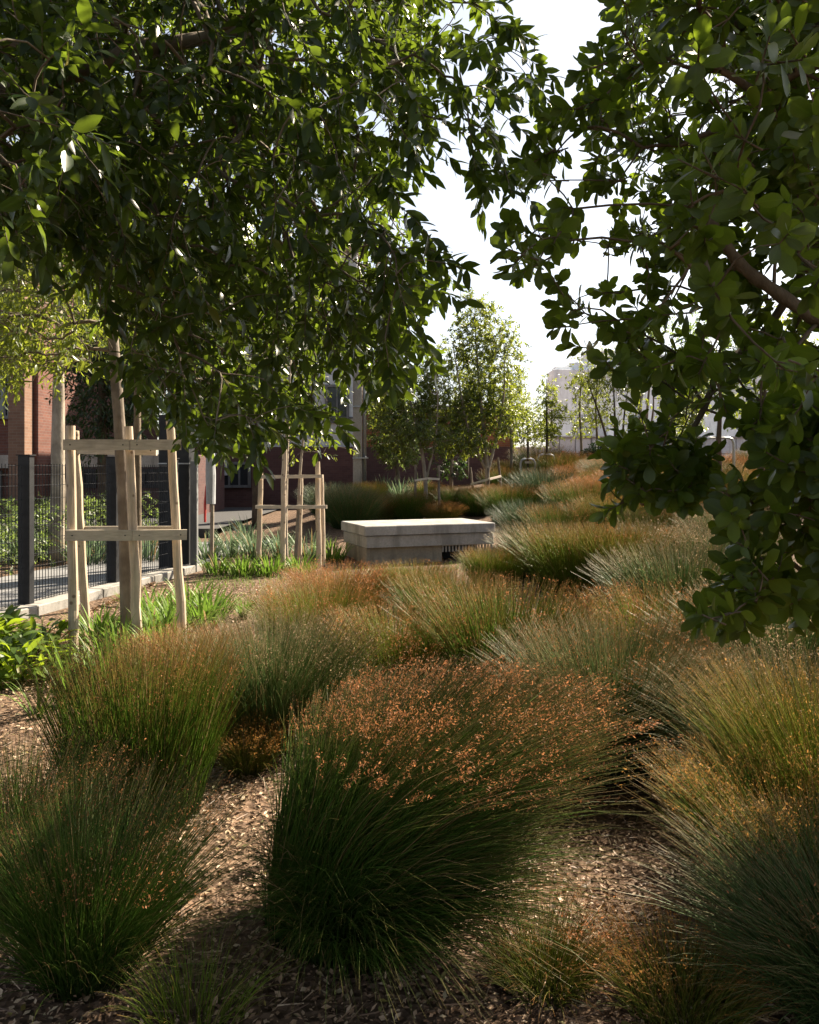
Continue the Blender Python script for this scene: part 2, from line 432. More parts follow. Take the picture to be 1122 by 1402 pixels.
def scatter_ground(n, x0, x1, y0, y1, bias):
    y = y0 + (y1 - y0) * rng.random(n) ** bias
    w = y * .56 + .5
    x = np.maximum(rng.uniform(-1, 1, n) * w, x0)
    return x, y
n = 80000
x, y = scatter_ground(n, -3.5, 5, 1.7, 11, 1.5)
keep = x > FL(y) + .25
x, y = x[keep], y[keep]; n = len(x)
pos = np.stack([x, y, gz(x, y) + rng.uniform(.002, .03, n)], 1)
d = np.stack([rng.normal(size=n), rng.normal(size=n), rng.normal(0, .28, n)], 1)
nr = nz(np.stack([rng.normal(0, .35, n), rng.normal(0, .35, n), np.ones(n)], 1))
ln = np.clip(rng.lognormal(-4.05, .5, n), .006, .032) * (1 + .09 * (y - 2)); wd = ln * rng.uniform(.3, .65, n)
mb = MB(); mb.add(*kite(pos, d, nr, ln, wd, fold=.12))
k = rng.integers(0, n, 2600); A = pos[k] + [0, 0, .008]; B = A + nz(d[k] * [1, 1, .3]) * rng.uniform(.03, .14, (2600, 1)); mb.segs(A, B, np.full(2600, .0026), np.full(2600, .0014), 4)
tag(mb.build('mulch_chips', M['chip']), 'brown bark mulch and dry fallen leaves covering the bed', 'mulch', kind='stuff')

# ------------------------------------------------------------------ grass blades
def blades(n, rb, L, tilt, curv, w, lean=(0, 0), seg=6, tilt_pow=.6, Lvar=.38, flat=0.0, centre=(0, 0), wprof=None, inner=0.0, round_=False):
    a0 = rng.uniform(0, 2 * math.pi, n); rr = np.sqrt(rng.random(n)); rad = rb * rr
    base = np.stack([centre[0] + np.cos(a0) * rad, centre[1] + np.sin(a0) * rad], 1)
    az = a0 + rng.normal(0, .42, n)
    th0 = inner + R(tilt) * (rr ** tilt_pow) * rng.uniform(.35, 1.1, n)
    cv = R(curv) * rng.uniform(.3, 1.4, n) * (.4 + .6 * rr)
    Ls = L * (1 - Lvar * rng.random(n) ** 1.4 * 1.6)
    s = np.linspace(0, 1, seg + 1)
    th = th0[:, None] * .75 + th0[:, None] * .3 * s + cv[:, None] * s ** 1.6
    ds = Ls[:, None] / seg
    mid = (th[:, 1:] + th[:, :-1]) / 2
    rh = np.concatenate([np.zeros((n, 1)), np.cumsum(np.sin(mid) * ds, 1)], 1)
    z = np.concatenate([np.zeros((n, 1)), np.cumsum(np.cos(mid) * ds, 1)], 1)
    wob = rng.normal(0, .05, (n, 1)) * s * s * Ls[:, None]
    dirx, diry = np.cos(az), np.sin(az)
    X = base[:, :1] + dirx[:, None] * rh - diry[:, None] * wob + lean[0] * (s ** 1.4) * Ls[:, None]
    Y = base[:, 1:] + diry[:, None] * rh + dirx[:, None] * wob + lean[1] * (s ** 1.4) * Ls[:, None]
    z = z - (abs(lean[0]) + abs(lean[1])) * .25 * s ** 2 * Ls[:, None]
    z = np.maximum(z, .015 + 0 * z) - .03 * (s == 0)
    C = np.stack([X, Y, z], -1)
    ph = rng.uniform(0, math.pi, n) * (1 - flat)
    side = np.stack([-diry * np.cos(ph) + dirx * np.sin(ph) * .5, dirx * np.cos(ph) + diry * np.sin(ph) * .5, np.sin(ph) * .5], 1)
    side = nz(side)
    prof = (1 - .75 * s ** 1.5) if wprof is None else np.interp(s, np.linspace(0, 1, len(wprof)), wprof)
    ws = w * rng.uniform(.7, 1.25, n)
    off = side[:, None, :] * (ws[:, None] * prof)[:, :, None] / 2
    if round_:
        tan = nz(np.gradient(C, axis=1)); sd = nz(np.cross(tan, nz(rng.normal(size=(n, 1, 3))))); w2 = np.cross(tan, sd)
        rr_ = ((ws[:, None] * prof) / 2)[:, :, None]
        V = np.stack([C + rr_ * (math.cos(a_) * sd + math.sin(a_) * w2) for a_ in (0, 2.0944, 4.18879)], 2)
        m_ = seg + 1; q = np.arange(seg)
        f = np.concatenate([np.stack([3 * q + u_, 3 * q + (u_ + 1) % 3, 3 * q + 3 + (u_ + 1) % 3, 3 * q + 3 + u_], 1) for u_ in range(3)])
        faces = (f[None] + (np.arange(n) * 3 * m_)[:, None, None]).reshape(-1, 4)
        t = np.broadcast_to(s[None, :, None], (n, m_, 3)).ravel()
        return V.reshape(-1, 3), faces, t, C
    V = np.stack([C - off, C + off], 2)            # n, seg+1, 2, 3
    m_ = seg + 1
    k = np.arange(seg)
    f = np.stack([2 * k, 2 * k + 1, 2 * k + 3, 2 * k + 2], 1)
    faces = (f[None] + (np.arange(n) * 2 * m_)[:, None, None]).reshape(-1, 4)
    t = np.broadcast_to(s[None, :, None], (n, m_, 2)).ravel()
    return V.reshape(-1, 3), faces, t, C

def seeds(C, frac, per, size, reach=.25, spread=.02, cond=None):
    n = len(C); tz = C[:, -1, 2]; pt = np.sin(C[:, -1, 0] * 13 + 2 * np.sin(C[:, -1, 1] * 9)) + np.sin(C[:, -1, 1] * 15 + C[:, -1, 2] * 11 + 1)
    sel = (rng.random(n) < frac * 1.7 * np.clip(.8 + .45 * pt, .1, 2)) & (tz + .12 * C[:, -1, 0] > np.quantile(tz + .12 * C[:, -1, 0], .5))
    if cond is not None: sel &= cond
    C = C[sel]; n = len(C)
    if n == 0: return None
    m_ = C.shape[1] - 1
    s = (1 - reach * rng.random((n, per))) * m_
    i = np.minimum(s.astype(int), m_ - 1); fr = (s - i)[..., None]
    idx = np.arange(n)[:, None]
    P = C[idx, i] * (1 - fr) + C[idx, i + 1] * fr
    D = nz(C[:, -1] - C[:, -2])[:, None] + rng.normal(0, .75, (n, per, 3))
    P = P + rng.normal(0, spread * .5, (n, per, 3)) + rng.normal(0, spread * .5, (n, 1, 3)) * ((s / m_ - (1 - reach)) / reach)[..., None]
    P = P.reshape(-1, 3); D = D.reshape(-1, 3); k = len(P)
    ln = size * np.clip(rng.lognormal(-.15, .5, k), .3, 2.4)
    return kite(P, D, rng.normal(size=(k, 3)), ln, ln * rng.uniform(.2, .42, k))

def clump_mesh(root, mat, smat, n, rb, L, tilt, curv, w, lean=(0, 0), sfrac=.3, per=7, ssize=.010, seg=6, reach=.22, spread=.012, tilt_pow=.6, flop=.12, trail=0):
    mb = MB()
    if trail:
        V, f, t, C2 = blades(trail, rb * .9, L * .62, 48, 60, w * .8, (.30, -.10), seg, .3, round_=True, centre=(.08, -.06)); mb.add(V, f, t)
    V, f, t, C = blades(n, rb, L, tilt, curv, w * .8, lean, seg, tilt_pow, round_=True)
    mb.add(V, f, t)
    if flop:
        V, f, t, C2 = blades(int(n * flop), rb * 1.05, L * .8, tilt * 1.35, curv * 1.6, w * .8, lean, seg, .3, round_=True)
        mb.add(V, f, t)
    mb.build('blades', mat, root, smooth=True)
    if sfrac > 0:
        k = seeds(C, sfrac * .9, int(per * 1.5), ssize * .62, reach, spread)
        sb = MB(); sb.add(*k); sb.build('seed_heads', smat, root)

GR = 'rush clumps growing in the mulch bed'
def near_clump(px, py, label, mat, smat, **kw):
    r = thing('rush_clump', label, 'grass clump', G(px, py), GR)
    clump_mesh(r, M[mat], M[smat] if smat else None, **kw)
    return r

near_clump(468, 1268, 'large arching dark green rush clump with orange tips in the centre foreground', 'bl_dark', 'seed',
           n=9500, rb=.25, L=1.03, tilt=19, curv=32, w=.0044, lean=(.47, .10), sfrac=.27, per=14, ssize=.011, reach=.09, spread=.010, flop=.14, trail=3200)
near_clump(640, 1120, 'tawny seeded rush clump leaning right behind the large centre clump', 'bl_olive', 'seed',
           n=4200, rb=.17, L=.66, tilt=42, curv=42, w=.0030, lean=(.12, 0), sfrac=.55, per=11, ssize=.012, reach=.25, spread=.014, flop=.12)
near_clump(190, 1118, 'upright bright green rush clump with brown tips at left foreground', 'bl_green', 'seed',
           n=3600, rb=.27, L=.86, tilt=20, curv=12, w=.0046, lean=(.02, 0), sfrac=.30, per=10, ssize=.010, reach=.22, spread=.014, flop=.08)
near_clump(120, 1335, 'shaded dark rush clump with thin fanning stems at bottom left', 'bl_dark', 'seed',
           n=2400, rb=.13, L=.66, tilt=46, curv=14, w=.0032, lean=(.10, .05), sfrac=.35, per=7, ssize=.009, flop=.2)
near_clump(20, 1230, 'very dark low rush clump cut by the left edge of the photo', 'bl_dark', 'seed',
           n=2600, rb=.18, L=.62, tilt=42, curv=20, w=.0032, lean=(-.02, 0), sfrac=.4, per=7, ssize=.009, flop=.2)
near_clump(372, 1012, 'silvery blue-green rush clump behind the gap left of centre', 'bl_blue', 'seed_pale',
           n=4600, rb=.28, L=.80, tilt=42, curv=16, w=.0040, lean=(.05, 0), sfrac=.35, per=7, ssize=.010, flop=.12)
near_clump(838, 1048, 'broad blue-green rush clump with tan tips right of centre', 'bl_blue', 'seed',
           n=5200, rb=.28, L=.86, tilt=40, curv=26, w=.0046, lean=(.03, 0), sfrac=.22, per=9, ssize=.011, flop=.2)
near_clump(1085, 1105, 'pale tan-flowered rush clump below the right tree', 'bl_blue', 'seed_pale',
           n=4600, rb=.26, L=.80, tilt=42, curv=28, w=.0040, lean=(-.12, 0), sfrac=.35, per=9, ssize=.010, flop=.15)
near_clump(1150, 1190, 'yellow-green rush clump with orange tips at the right edge', 'bl_olive', 'seed_orange',
           n=3800, rb=.24, L=.84, tilt=30, curv=18, w=.0042, lean=(-.08, 0), sfrac=.25, per=8, ssize=.010, flop=.12)
near_clump(1085, 1262, 'green rush clump with bright orange seed heads leaning left at lower right', 'bl_green', 'seed_orange',
           n=2600, rb=.16, L=.64, tilt=28, curv=22, w=.0040, lean=(-.24, 0), sfrac=.40, per=12, ssize=.012, reach=.28, spread=.014, flop=.1)
near_clump(1175, 1392, 'dark blue-green rush clump sweeping left in the bottom right corner', 'bl_blue', 'seed',
           n=4200, rb=.18, L=.60, tilt=42, curv=30, w=.0038, lean=(-.16, .02), sfrac=.18, per=6, ssize=.009, flop=.25)
near_clump(935, 1385, 'low russet seeded tuft in the shade at bottom right', 'bl_rust', 'seed_orange',
           n=1000, rb=.16, L=.26, tilt=50, curv=30, w=.0028, sfrac=.5, per=8, ssize=.009, flop=.2)
near_clump(745, 1350, 'low russet tuft spilling onto the path right of the large clump', 'bl_rust', 'seed',
           n=900, rb=.13, L=.30, tilt=50, curv=40, w=.0028, sfrac=.5, per=8, ssize=.009, flop=.2)
near_clump(338, 1058, 'small orange twiggy tuft in the gap between left and centre clumps', 'bl_rust', 'seed_orange',
           n=420, rb=.10, L=.34, tilt=50, curv=40, w=.0035, sfrac=.8, per=12, ssize=.013, reach=.4, spread=.016, flop=.2)
near_clump(265, 1400, 'thin sparse green tuft on the mulch at the bottom edge', 'bl_olive', 'seed',
           n=220, rb=.14, L=.26, tilt=45, curv=40, w=.003, sfrac=0, per=5, ssize=.008, flop=.2)

# prototypes for the middle distance and the far bed
def proto(mat, smat, **kw):
    r = bpy.data.objects.new('rush_clump', None)
    col.objects.link(r)
    clump_mesh(r, M[mat], M[smat] if smat else None, **kw)
    return r
PR = {
    'rust': lambda: proto('bl_olive', 'seed', n=3400, rb=.28, L=.62, tilt=40, curv=24, w=.0048, sfrac=.32, per=9, ssize=.015, reach=.28, spread=.016, seg=5),
    'rust2': lambda: proto('bl_rust', 'seed', n=2600, rb=.30, L=.55, tilt=44, curv=28, w=.0052, sfrac=.42, per=9, ssize=.016, reach=.3, spread=.02, seg=5),
    'orange': lambda: proto('bl_rust', 'seed_orange', n=2200, rb=.30, L=.50, tilt=46, curv=26, w=.006, sfrac=.5, per=8, ssize=.020, reach=.35, spread=.024, seg=4),
    'pale': lambda: proto('bl_blue', 'seed_pale', n=2800, rb=.28, L=.68, tilt=44, curv=26, w=.0052, sfrac=.28, per=8, ssize=.015, reach=.25, spread=.016, seg=5),
    'olive': lambda: proto('bl_olive', 'seed', n=3000, rb=.28, L=.60, tilt=38, curv=20, w=.0056, sfrac=.15, per=6, ssize=.013, seg=5),
    'green': lambda: proto('bl_green', 'seed', n=3000, rb=.28, L=.66, tilt=36, curv=20, w=.0056, sfrac=.25, per=6, ssize=.013, seg=5),
    'blue': lambda: proto('bl_blue', 'seed_pale', n=3000, rb=.26, L=.72, tilt=44, curv=22, w=.0060, sfrac=.1, per=5, ssize=.014, seg=5),
    'dark': lambda: proto('bl_agave', 'seed_pale', n=2800, rb=.26, L=.74, tilt=46, curv=16, w=.0065, sfrac=0, per=4, ssize=.014, seg=5),
}
made = {}
def place(kind, px, py, sc, label, sz=1.0, group=GR):
    if kind not in made:
        o = made[kind] = PR[kind](); r = o
    else:
        r = copy_tree(made[kind])
    p = G(px, py); r.location = p
    r.rotation_euler = (0, 0, rng.uniform(0, 6.28)); r.scale = (sc, sc, sc * sz)
    tag(r, label, 'grass clump', group)
    return r

mid = [
    ('rust', 540, 955, 1.1, 'rusty clump directly behind the large centre clump'),
    ('green', 692, 955, 1.3, 'orange-tipped green clump between the centre clump and the broad blue-green clump'),
    ('rust2', 262, 948, .9, 'brown seeded clump behind the upright bright green clump'),
    ('rust', 432, 898, 1.1, 'rusty clump at the right edge of the open mulch'),
    ('green', 620, 885, 1.1, 'green clump with orange top in the middle bed below the right half of the bench'),
    ('rust2', 462, 850, 1.2, 'pinkish orange clump left of the bench front corner'),
    ('olive', 565, 838, 1.0, 'yellow-green clump below the dark underside of the bench'),
    ('olive', 676, 802, .95, 'bright yellow-green clump against the right end of the bench'),
    ('rust', 905, 950, 1.3, 'tan-topped clump behind the broad blue-green clump'),
    ('pale', 1085, 985, 1.4, 'pale wispy clump near the right edge under the tree'),
    ('blue', 1110, 905, 1.3, 'grey clump mostly hidden by the low leaves at right'),
    ('blue', 935, 875, 1.35, 'dark blue-green clump with pale tips left of the low right leaves'),
    ('pale', 905, 800, 1.35, 'pale clump behind the dark clump near the right tree'),
    ('pale', 985, 815, 1.4, 'tan clump half hidden behind the right tree foliage'),
    ('olive', 790, 808, 1.55, 'dense olive clump with yellow top on the mulch edge'),
    ('olive', 850, 812, 1.6, 'dense green clump right of the olive one'),
    ('blue', 745, 792, 1.25, 'blue-green clump between the bench and the dense olive clump'),
    ('dark', 728, 745, 1.25, 'dark spiky clump right behind the bench end'),
    ('green', 770, 755, 1.4, 'green upright clump above the dense olive clump'),
    ('olive', 840, 745, 1.6, 'pale clump at the foot of the grassy bank'),
    ('green', 800, 725, 1.6, 'orange clump low on the grassy bank left of the hanging leaves'),
    ('orange', 850, 720, 1.6, 'orange clump low on the bank just under the hanging leaf cluster'),
    ('orange', 960, 745, 1.5, 'orange clump on the bank between the two leaf masses'),
    ('olive', 900, 760, 1.4, 'olive clump on the bank below the hanging leaf cluster'),
    ('pale', 1000, 770, 1.4, 'straw clump on the bank beside the right tree'),
    ('green', 700, 715, 1.4, 'fresh green clump behind the right end of the bench'),
    ('green', 655, 705, 1.2, 'dark green clump behind the middle of the bench'),
    ('dark', 748, 700, 1.5, 'dark clump at the left foot of the grassy bank'),
]
for k, px, py, sc, lab in mid:
    place(k, px, py, sc, lab)
# bank
BK = 'far orange clumps along the top of the grassy bank'
ORD = ['first', 'second', 'third', 'fourth', 'fifth', 'sixth', 'seventh', 'eighth', 'ninth', 'tenth', 'eleventh', 'twelfth', 'thirteenth']
CLR = {'orange': 'orange', 'rust2': 'rust-brown', 'pale': 'pale straw', 'olive': 'olive green'}
for py, row in ((700, 'lowest row'), (686, 'second lowest row'), (674, 'middle row'), (664, 'second highest row'), (656, 'crest row')):
    i = 0
    for px in list(np.arange(700 if py < 690 else 775, 1000, 34)) + [1040, 1100]:
        if py > 680 and px < 780: continue
        kind = ('orange', 'rust2', 'orange', 'pale', 'olive', 'rust2')[int(rng.integers(0, 6))]
        place(kind, px + rng.uniform(-12, 12), py + rng.uniform(-4, 4), rng.uniform(1.2, 1.75), '%s clump, %s from left in the %s of the grassy bank' % (CLR[kind], ORD[i], row), group=BK)
        i += 1
# behind the bench, left part
for k, px, py, sc, lab in [
    ('blue', 480, 722, 1.4, 'big dusky spiky bush-like clump behind the left end of the bench'),
    ('dark', 455, 712, 1.3, 'dark clump between the second stake frame and the bench'),
    ('orange', 520, 712, 1.15, 'short orange clump behind the left half of the bench'),
    ('orange', 604, 714, 1.05, 'low orange patch between the stakes behind the bench'),
    ('green', 560, 712, 1.1, 'fresh green clump left of the stakes behind the bench'),
    ('green', 625, 702, 1.1, 'round dark green clump right of the stakes behind the bench'),
    ('rust', 585, 688, 1.0, 'yellowing clump behind the stakes beyond the bench'),
    ('olive', 505, 690, 1.1, 'olive clump at the foot of the concrete pole'),
    ('green', 690, 680, 1.3, 'green clump at the foot of the tallest young tree')]:
    place(k, px, py, sc, lab)

# ------------------------------------------------------------------ strap-leaved and broad-leaved plants
def strap_plant(px, py, label, mat, n=60, L=.4, w=.022, tilt=50, curv=60, rb=.08, group=None, name='strap_leaf_plant', cat='plant', lean=(0, 0)):
    r = thing(name, label, cat, G(px, py), group)
    mb = MB(); V, f, t, C = blades(n, rb, L, tilt, curv, w, lean, 7, flat=.8, wprof=(.6, .9, 1, .95, .8, .5, .06))
    mb.add(V, f, t); mb.build('leaves', M[mat], r, smooth=True); return r
SP = 'strap leaved plants around the left mulch'
strap_plant(95, 965, 'upright bright strap-leaved plant beside the front left stake', 'bl_strap', 26, .50, .022, 30, 25, .05, SP)
strap_plant(52, 985, 'small strap-leaved plant on the mulch at far left', 'bl_strap', 16, .34, .016, 50, 50, .04, SP)
strap_plant(334, 848, 'lone bright green tuft sitting on the open mulch', 'bl_strap', 60, .30, .020, 52, 60, .05, SP)
for px, py, lab in [(290, 845, 'yellow-green plant left of the lone tuft on the open mulch'), (225, 905, 'green plant between the staked tree and the brown seeded clump'), (145, 930, 'bright plant in front of the stakes beside the strap-leaved plant'), (165, 905, 'low green plant under the front stake rails'), (215, 880, 'low green plant right of the tree trunk in the stakes'),
                    (240, 862, 'yellow-green plant at the foot of the right stake'), (275, 858, 'yellow-green plant right of the right stake'),
                    (135, 880, 'green plant at the foot of the back left stake'), (205, 845, 'small plant behind the staked tree trunk'),
                    (258, 832, 'sprawling plant farthest right behind the first stake frame')]:
    strap_plant(px, py, lab, 'bl_strap', 120, .42, .020, 55, 60, .20, SP)
TP = 'strap leaved plants in front of the second stake frame'
i = 0
for px, py, sc, mt, lab in [(300, 786, 1, 'bl_strap', 'leftmost bright green plant in the row before the second stake frame'),
                        (335, 788, 1, 'bl_strap', 'second bright green plant in the row before the second stake frame'),
                        (370, 788, 1, 'bl_strap', 'bright green plant before the left stake of the second frame'),
                        (410, 786, 1, 'bl_strap', 'bright green plant before the right stakes of the second frame'),
                        (285, 765, 1.5, 'bl_strap_pale', 'pale tall strap plant beside the dark gate pillar'),
                        (320, 762, 1.6, 'bl_strap_pale', 'pale tall strap plant left of the second stake frame'),
                        (350, 765, 1.5, 'bl_strap_pale', 'pale tall strap plant touching the left stake of the second frame'),
                        (385, 762, 1.5, 'bl_strap_pale', 'pale tall strap plant inside the second stake frame'),
                        (425, 765, 1.4, 'bl_strap_pale', 'pale strap plant at the right side of the second stake frame'),
                        (340, 745, 1.7, 'bl_strap_pale', 'pale strap plant behind the row, left of the second frame'),
                        (455, 768, 1.1, 'bl_strap', 'dark green plant against the left end of the bench')]:
    strap_plant(px, py, lab, mt, 110, .42 * sc, .020, 48, 55, .22, TP)
for px, py, lab in [(548, 690, 'green spiky plant behind the bench right of the concrete pole'), (575, 684, 'spiky plant just left of the stakes behind the bench'),
                    (528, 684, 'spiky plant beside the concrete pole foot')]:
    strap_plant(px, py, lab, 'bl_strap_pale', 120, .8, .03, 50, 25, .15, 'spiky plants behind the bench', 'spiky_plant')
for k, (px, py) in enumerate([(30, 770), (75, 768), (120, 772), (200, 768), (10, 765), (150, 765)]):
    strap_plant(px, py, ['pale strap plant beyond the fence left of the first post', 'pale strap plant beyond the fence right of the first post', 'pale strap plant seen through the stakes beyond the fence',
                         'pale strap plant beyond the fence left of the gate pillar', 'pale strap plant beyond the fence at the left edge', 'pale strap plant beyond the fence beside the second post'][k], 'bl_strap_pale', 120, .75, .022, 45, 45, .3, 'strap plants beyond the fence')

n = 9000
gx = rng.uniform(-3.0, 2.4, n); gy = rng.uniform(8.4, 13.2, n); kp = (np.sin(gx * 3.1 + gy * 1.3) + np.sin(gy * 2.7 - gx) + rng.normal(0, .5, n)) > -.1; gx, gy = gx[kp], gy[kp]
V, f, t, C = blades(len(gx), .02, .11, 50, 40, .006, seg=3); q = V.reshape(len(gx), -1, 3); q = q + np.stack([gx, gy, gz(gx, gy)], 1)[:, None]
mb = MB(); mb.add(q.reshape(-1, 3), f, t); tag(mb.build('short_grass', M['bl_strap']), 'thin short green grass on the mulch before the bench', 'grass', kind='stuff')
# ------------------------------------------------------------------ leaves and trees
def template(kind):
    if kind == 'lance': a = [0, .1, .3, .55, .8, 1]; w = [.06, .45, .92, 1, .62, .03]
    elif kind == 'obov': a = [0, .15, .4, .65, .86, 1]; w = [.06, .28, .78, 1, .78, .10]
    else: a = [0, .45, 1]; w = [.08, 1, .05]
    return np.array(a), np.array(w)

def leaf_batch(mb, pos, d, nrm, ln, wd, kind, bend=.25, fold=.22):
    a, w = template(kind); N = len(pos); k = len(a)
    d = nz(d); s = nz(np.cross(d, nrm)); u = np.cross(s, d)
    bd = bend * rng.uniform(.2, 1.6, N)
    L = np.asarray(ln)[:, None]; Wd = np.asarray(wd)[:, None] / 2
    ctr = pos[:, None] + d[:, None] * (L * a)[:, :, None] - u[:, None] * (L * bd[:, None] * a ** 2)[:, :, None]
    off = s[:, None] * (Wd * w)[:, :, None]
    up = u[:, None] * (Wd * w * fold)[:, :, None]
    V = np.stack([ctr - off + up, ctr, ctr + off + up], 2)
    q = np.arange(k - 1)[:, None]
    f = np.concatenate([np.concatenate([3 * q, 3 * q + 1, 3 * q + 4, 3 * q + 3], 1), np.concatenate([3 * q + 1, 3 * q + 2, 3 * q + 5, 3 * q + 4], 1)])
    t = np.broadcast_to(np.array([0., .5, 1.])[None, None], (N, k, 3)).ravel()
    mb.add(V.reshape(-1, 3), (f[None] + (np.arange(N) * 3 * k)[:, None, None]).reshape(-1, 4), t)

def grow(chain, chain_r, P, tip_r=.0016, expo=2.3, pathw=.25, rmax=None):
    """joins every twig point P to the trunk chain through its best neighbour; returns the sticks"""
    P = np.asarray(P); chain = np.asarray(chain, float)
    d0 = np.linalg.norm(P[:, None] - chain[None], axis=2).min(1)
    order = np.argsort(d0); P = P[order]
    nodes = np.concatenate([chain, P]); nc = len(chain)
    par = np.full(len(nodes), -1); pl = np.zeros(len(nodes))
    for i in range(nc, len(nodes)):
        dd = np.linalg.norm(nodes[:i] - nodes[i], axis=1)
        c = dd ** 1.25 + pathw * pl[:i]
        j = int(np.argmin(c)); par[i] = j; pl[i] = pl[j] + dd[j]
    acc = np.full(len(nodes), tip_r ** expo)
    for i in range(len(nodes) - 1, nc - 1, -1):
        if par[i] >= nc: acc[par[i]] += acc[i]
    r = acc ** (1 / expo)
    if rmax: r = np.minimum(r, rmax)
    return nodes, par, r, nc, order

def build_sticks(mb, nodes, par, r, nc, chain_r, sides=5, curve=.12):
    i = np.arange(nc, len(nodes)); A = nodes[par[i]]; B = nodes[i]; rb = r[i]
    ra = np.where(par[i] >= nc, np.minimum(r[par[i]], rb * 1.5), rb * 1.35)
    ln = np.linalg.norm(B - A, axis=1)
    bend = rng.normal(0, 1, A.shape) * (ln * curve)[:, None] * .5; bend[:, 2] += ln * curve * .5
    M1 = A + (B - A) * .36 + bend; M2 = A + (B - A) * .70 + bend * .8
    r1 = ra + (rb - ra) * .36; r2 = ra + (rb - ra) * .7
    mb.segs(A, M1, ra, r1, sides); mb.segs(M1, M2, r1, r2, sides); mb.segs(M2, B, r2, rb, sides)

def lance_twigs(mb, tb, P, D, per, tl, ln, wd, droop=.5, kind='lance', lat=.9):
    """twigs along D from P with alternate narrow leaves"""
    N = len(P); D = nz(D)
    s = (np.arange(per) + .5) / per
    L = tl * rng.uniform(.6, 1.3, N)
    down = np.array([0, 0, -1.0])
    C = P[:, None] + D[:, None] * (L[:, None] * s)[:, :, None] + down * (L[:, None] * s ** 2 * droop * .5)[:, :, None]
    tan = nz(D[:, None] + down * (s * droop)[None, :, None])
    ref = nz(rng.normal(size=(N, 3)))
    u = nz(np.cross(tan, ref[:, None])); w = np.cross(tan, u)
    ang = (np.arange(per) * 2.4)[None] + rng.uniform(0, 6.28, (N, 1)) + rng.normal(0, .3, (N, per))
    rad = np.cos(ang)[..., None] * u + np.sin(ang)[..., None] * w
    ld = nz(tan * .7 + rad * lat + down * droop * .8 + rng.normal(0, .2, (N, per, 3)))
    nr = nz(np.array([0, 0, 1.0]) * .8 + rng.normal(0, .55, (N, per, 3)))
    k = N * per
    sz = rng.uniform(.6, 1.2, k)
    leaf_batch(mb, C.reshape(-1, 3), ld.reshape(-1, 3), nr.reshape(-1, 3), ln * sz, wd * sz * rng.uniform(.8, 1.15, k), kind)
    if tb is not None:
        tb.segs(P, C[:, per // 2], np.full(N, .0022), np.full(N, .0016), 4); tb.segs(C[:, per // 2], C[:, -1], np.full(N, .0016), np.full(N, .001), 4)

def rosettes(mb, tb, P, D, per, ln, wd, tl=.10):
    N = len(P); D = nz(D)
    ref = nz(rng.normal(size=(N, 3))); u = nz(np.cross(D, ref)); w = np.cross(D, u)
    i = np.arange(per); fr = i / per
    ang = (i * 2.4)[None] + rng.uniform(0, 6.28, (N, 1)) + rng.normal(0, .2, (N, per))
    rad = np.cos(ang)[..., None] * u[:, None] + np.sin(ang)[..., None] * w[:, None]
    open_ = (1.25 - .9 * fr)[None, :, None]
    ld = nz(D[:, None] * (.35 + .9 * fr)[None, :, None] + rad * open_ + np.array([0, 0, -.22]) + rng.normal(0, .14, (N, per, 3)))
    C = P[:, None] + D[:, None] * (tl * (fr - .35))[None, :, None]
    nr = nz(D[:, None] - .3 * rad + rng.normal(0, .25, (N, per, 3)))
    k = N * per; sz = rng.uniform(.6, 1.15, k) * np.tile(1 - .3 * fr, N)
    leaf_batch(mb, C.reshape(-1, 3), ld.reshape(-1, 3), nr.reshape(-1, 3), ln * sz, wd * sz * rng.uniform(.85, 1.15, k), 'obov', .18, .18)
    if tb is not None: tb.segs(P - D * tl * .5, P + D * tl * .5, np.full(N, .003), np.full(N, .002), 4)

def in_poly(px, py, poly):
    c = np.zeros(len(px), bool); n_ = len(poly); j = n_ - 1
    for i in range(n_):
        xi, yi = poly[i]; xj, yj = poly[j]
        if yi != yj:
            c ^= ((yi > py) != (yj > py)) & (px < (xj - xi) * (py - yi) / (yj - yi) + xi)
        j = i
    return c

def fill(poly, d0, d1, n, bias=1.0):
    """points of a crown region: a patch of view with a real depth from d0 to d1"""
    xs_ = [p[0] for p in poly]; ys_ = [p[1] for p in poly]; out = []
    got = 0
    while got < n:
        px = rng.uniform(min(xs_), max(xs_), 4 * n); py = rng.uniform(min(ys_), max(ys_), 4 * n)
        k = in_poly(px, py, poly); px, py = px[k], py[k]
        d = (d0 ** 3 + (d1 ** 3 - d0 ** 3) * rng.random(len(px)) ** bias) ** (1 / 3)
        q = np.stack([(px - CX) * d / F, d, EYE - (py - HY) * d / F], 1)
        # clumpy: thin out by a smooth field
        w = np.sin(q[:, 0] * 5.1 + 1.7 * np.sin(q[:, 2] * 3.3)) + np.sin(q[:, 1] * 4.3 + q[:, 2] * 2.9) + np.sin(q[:, 2] * 6.1 + q[:, 0] * 2.2)
        q = q[rng.random(len(q)) < .55 + .25 * w]
        out.append(q); got += len(q)
    return np.concatenate(out)[:n]

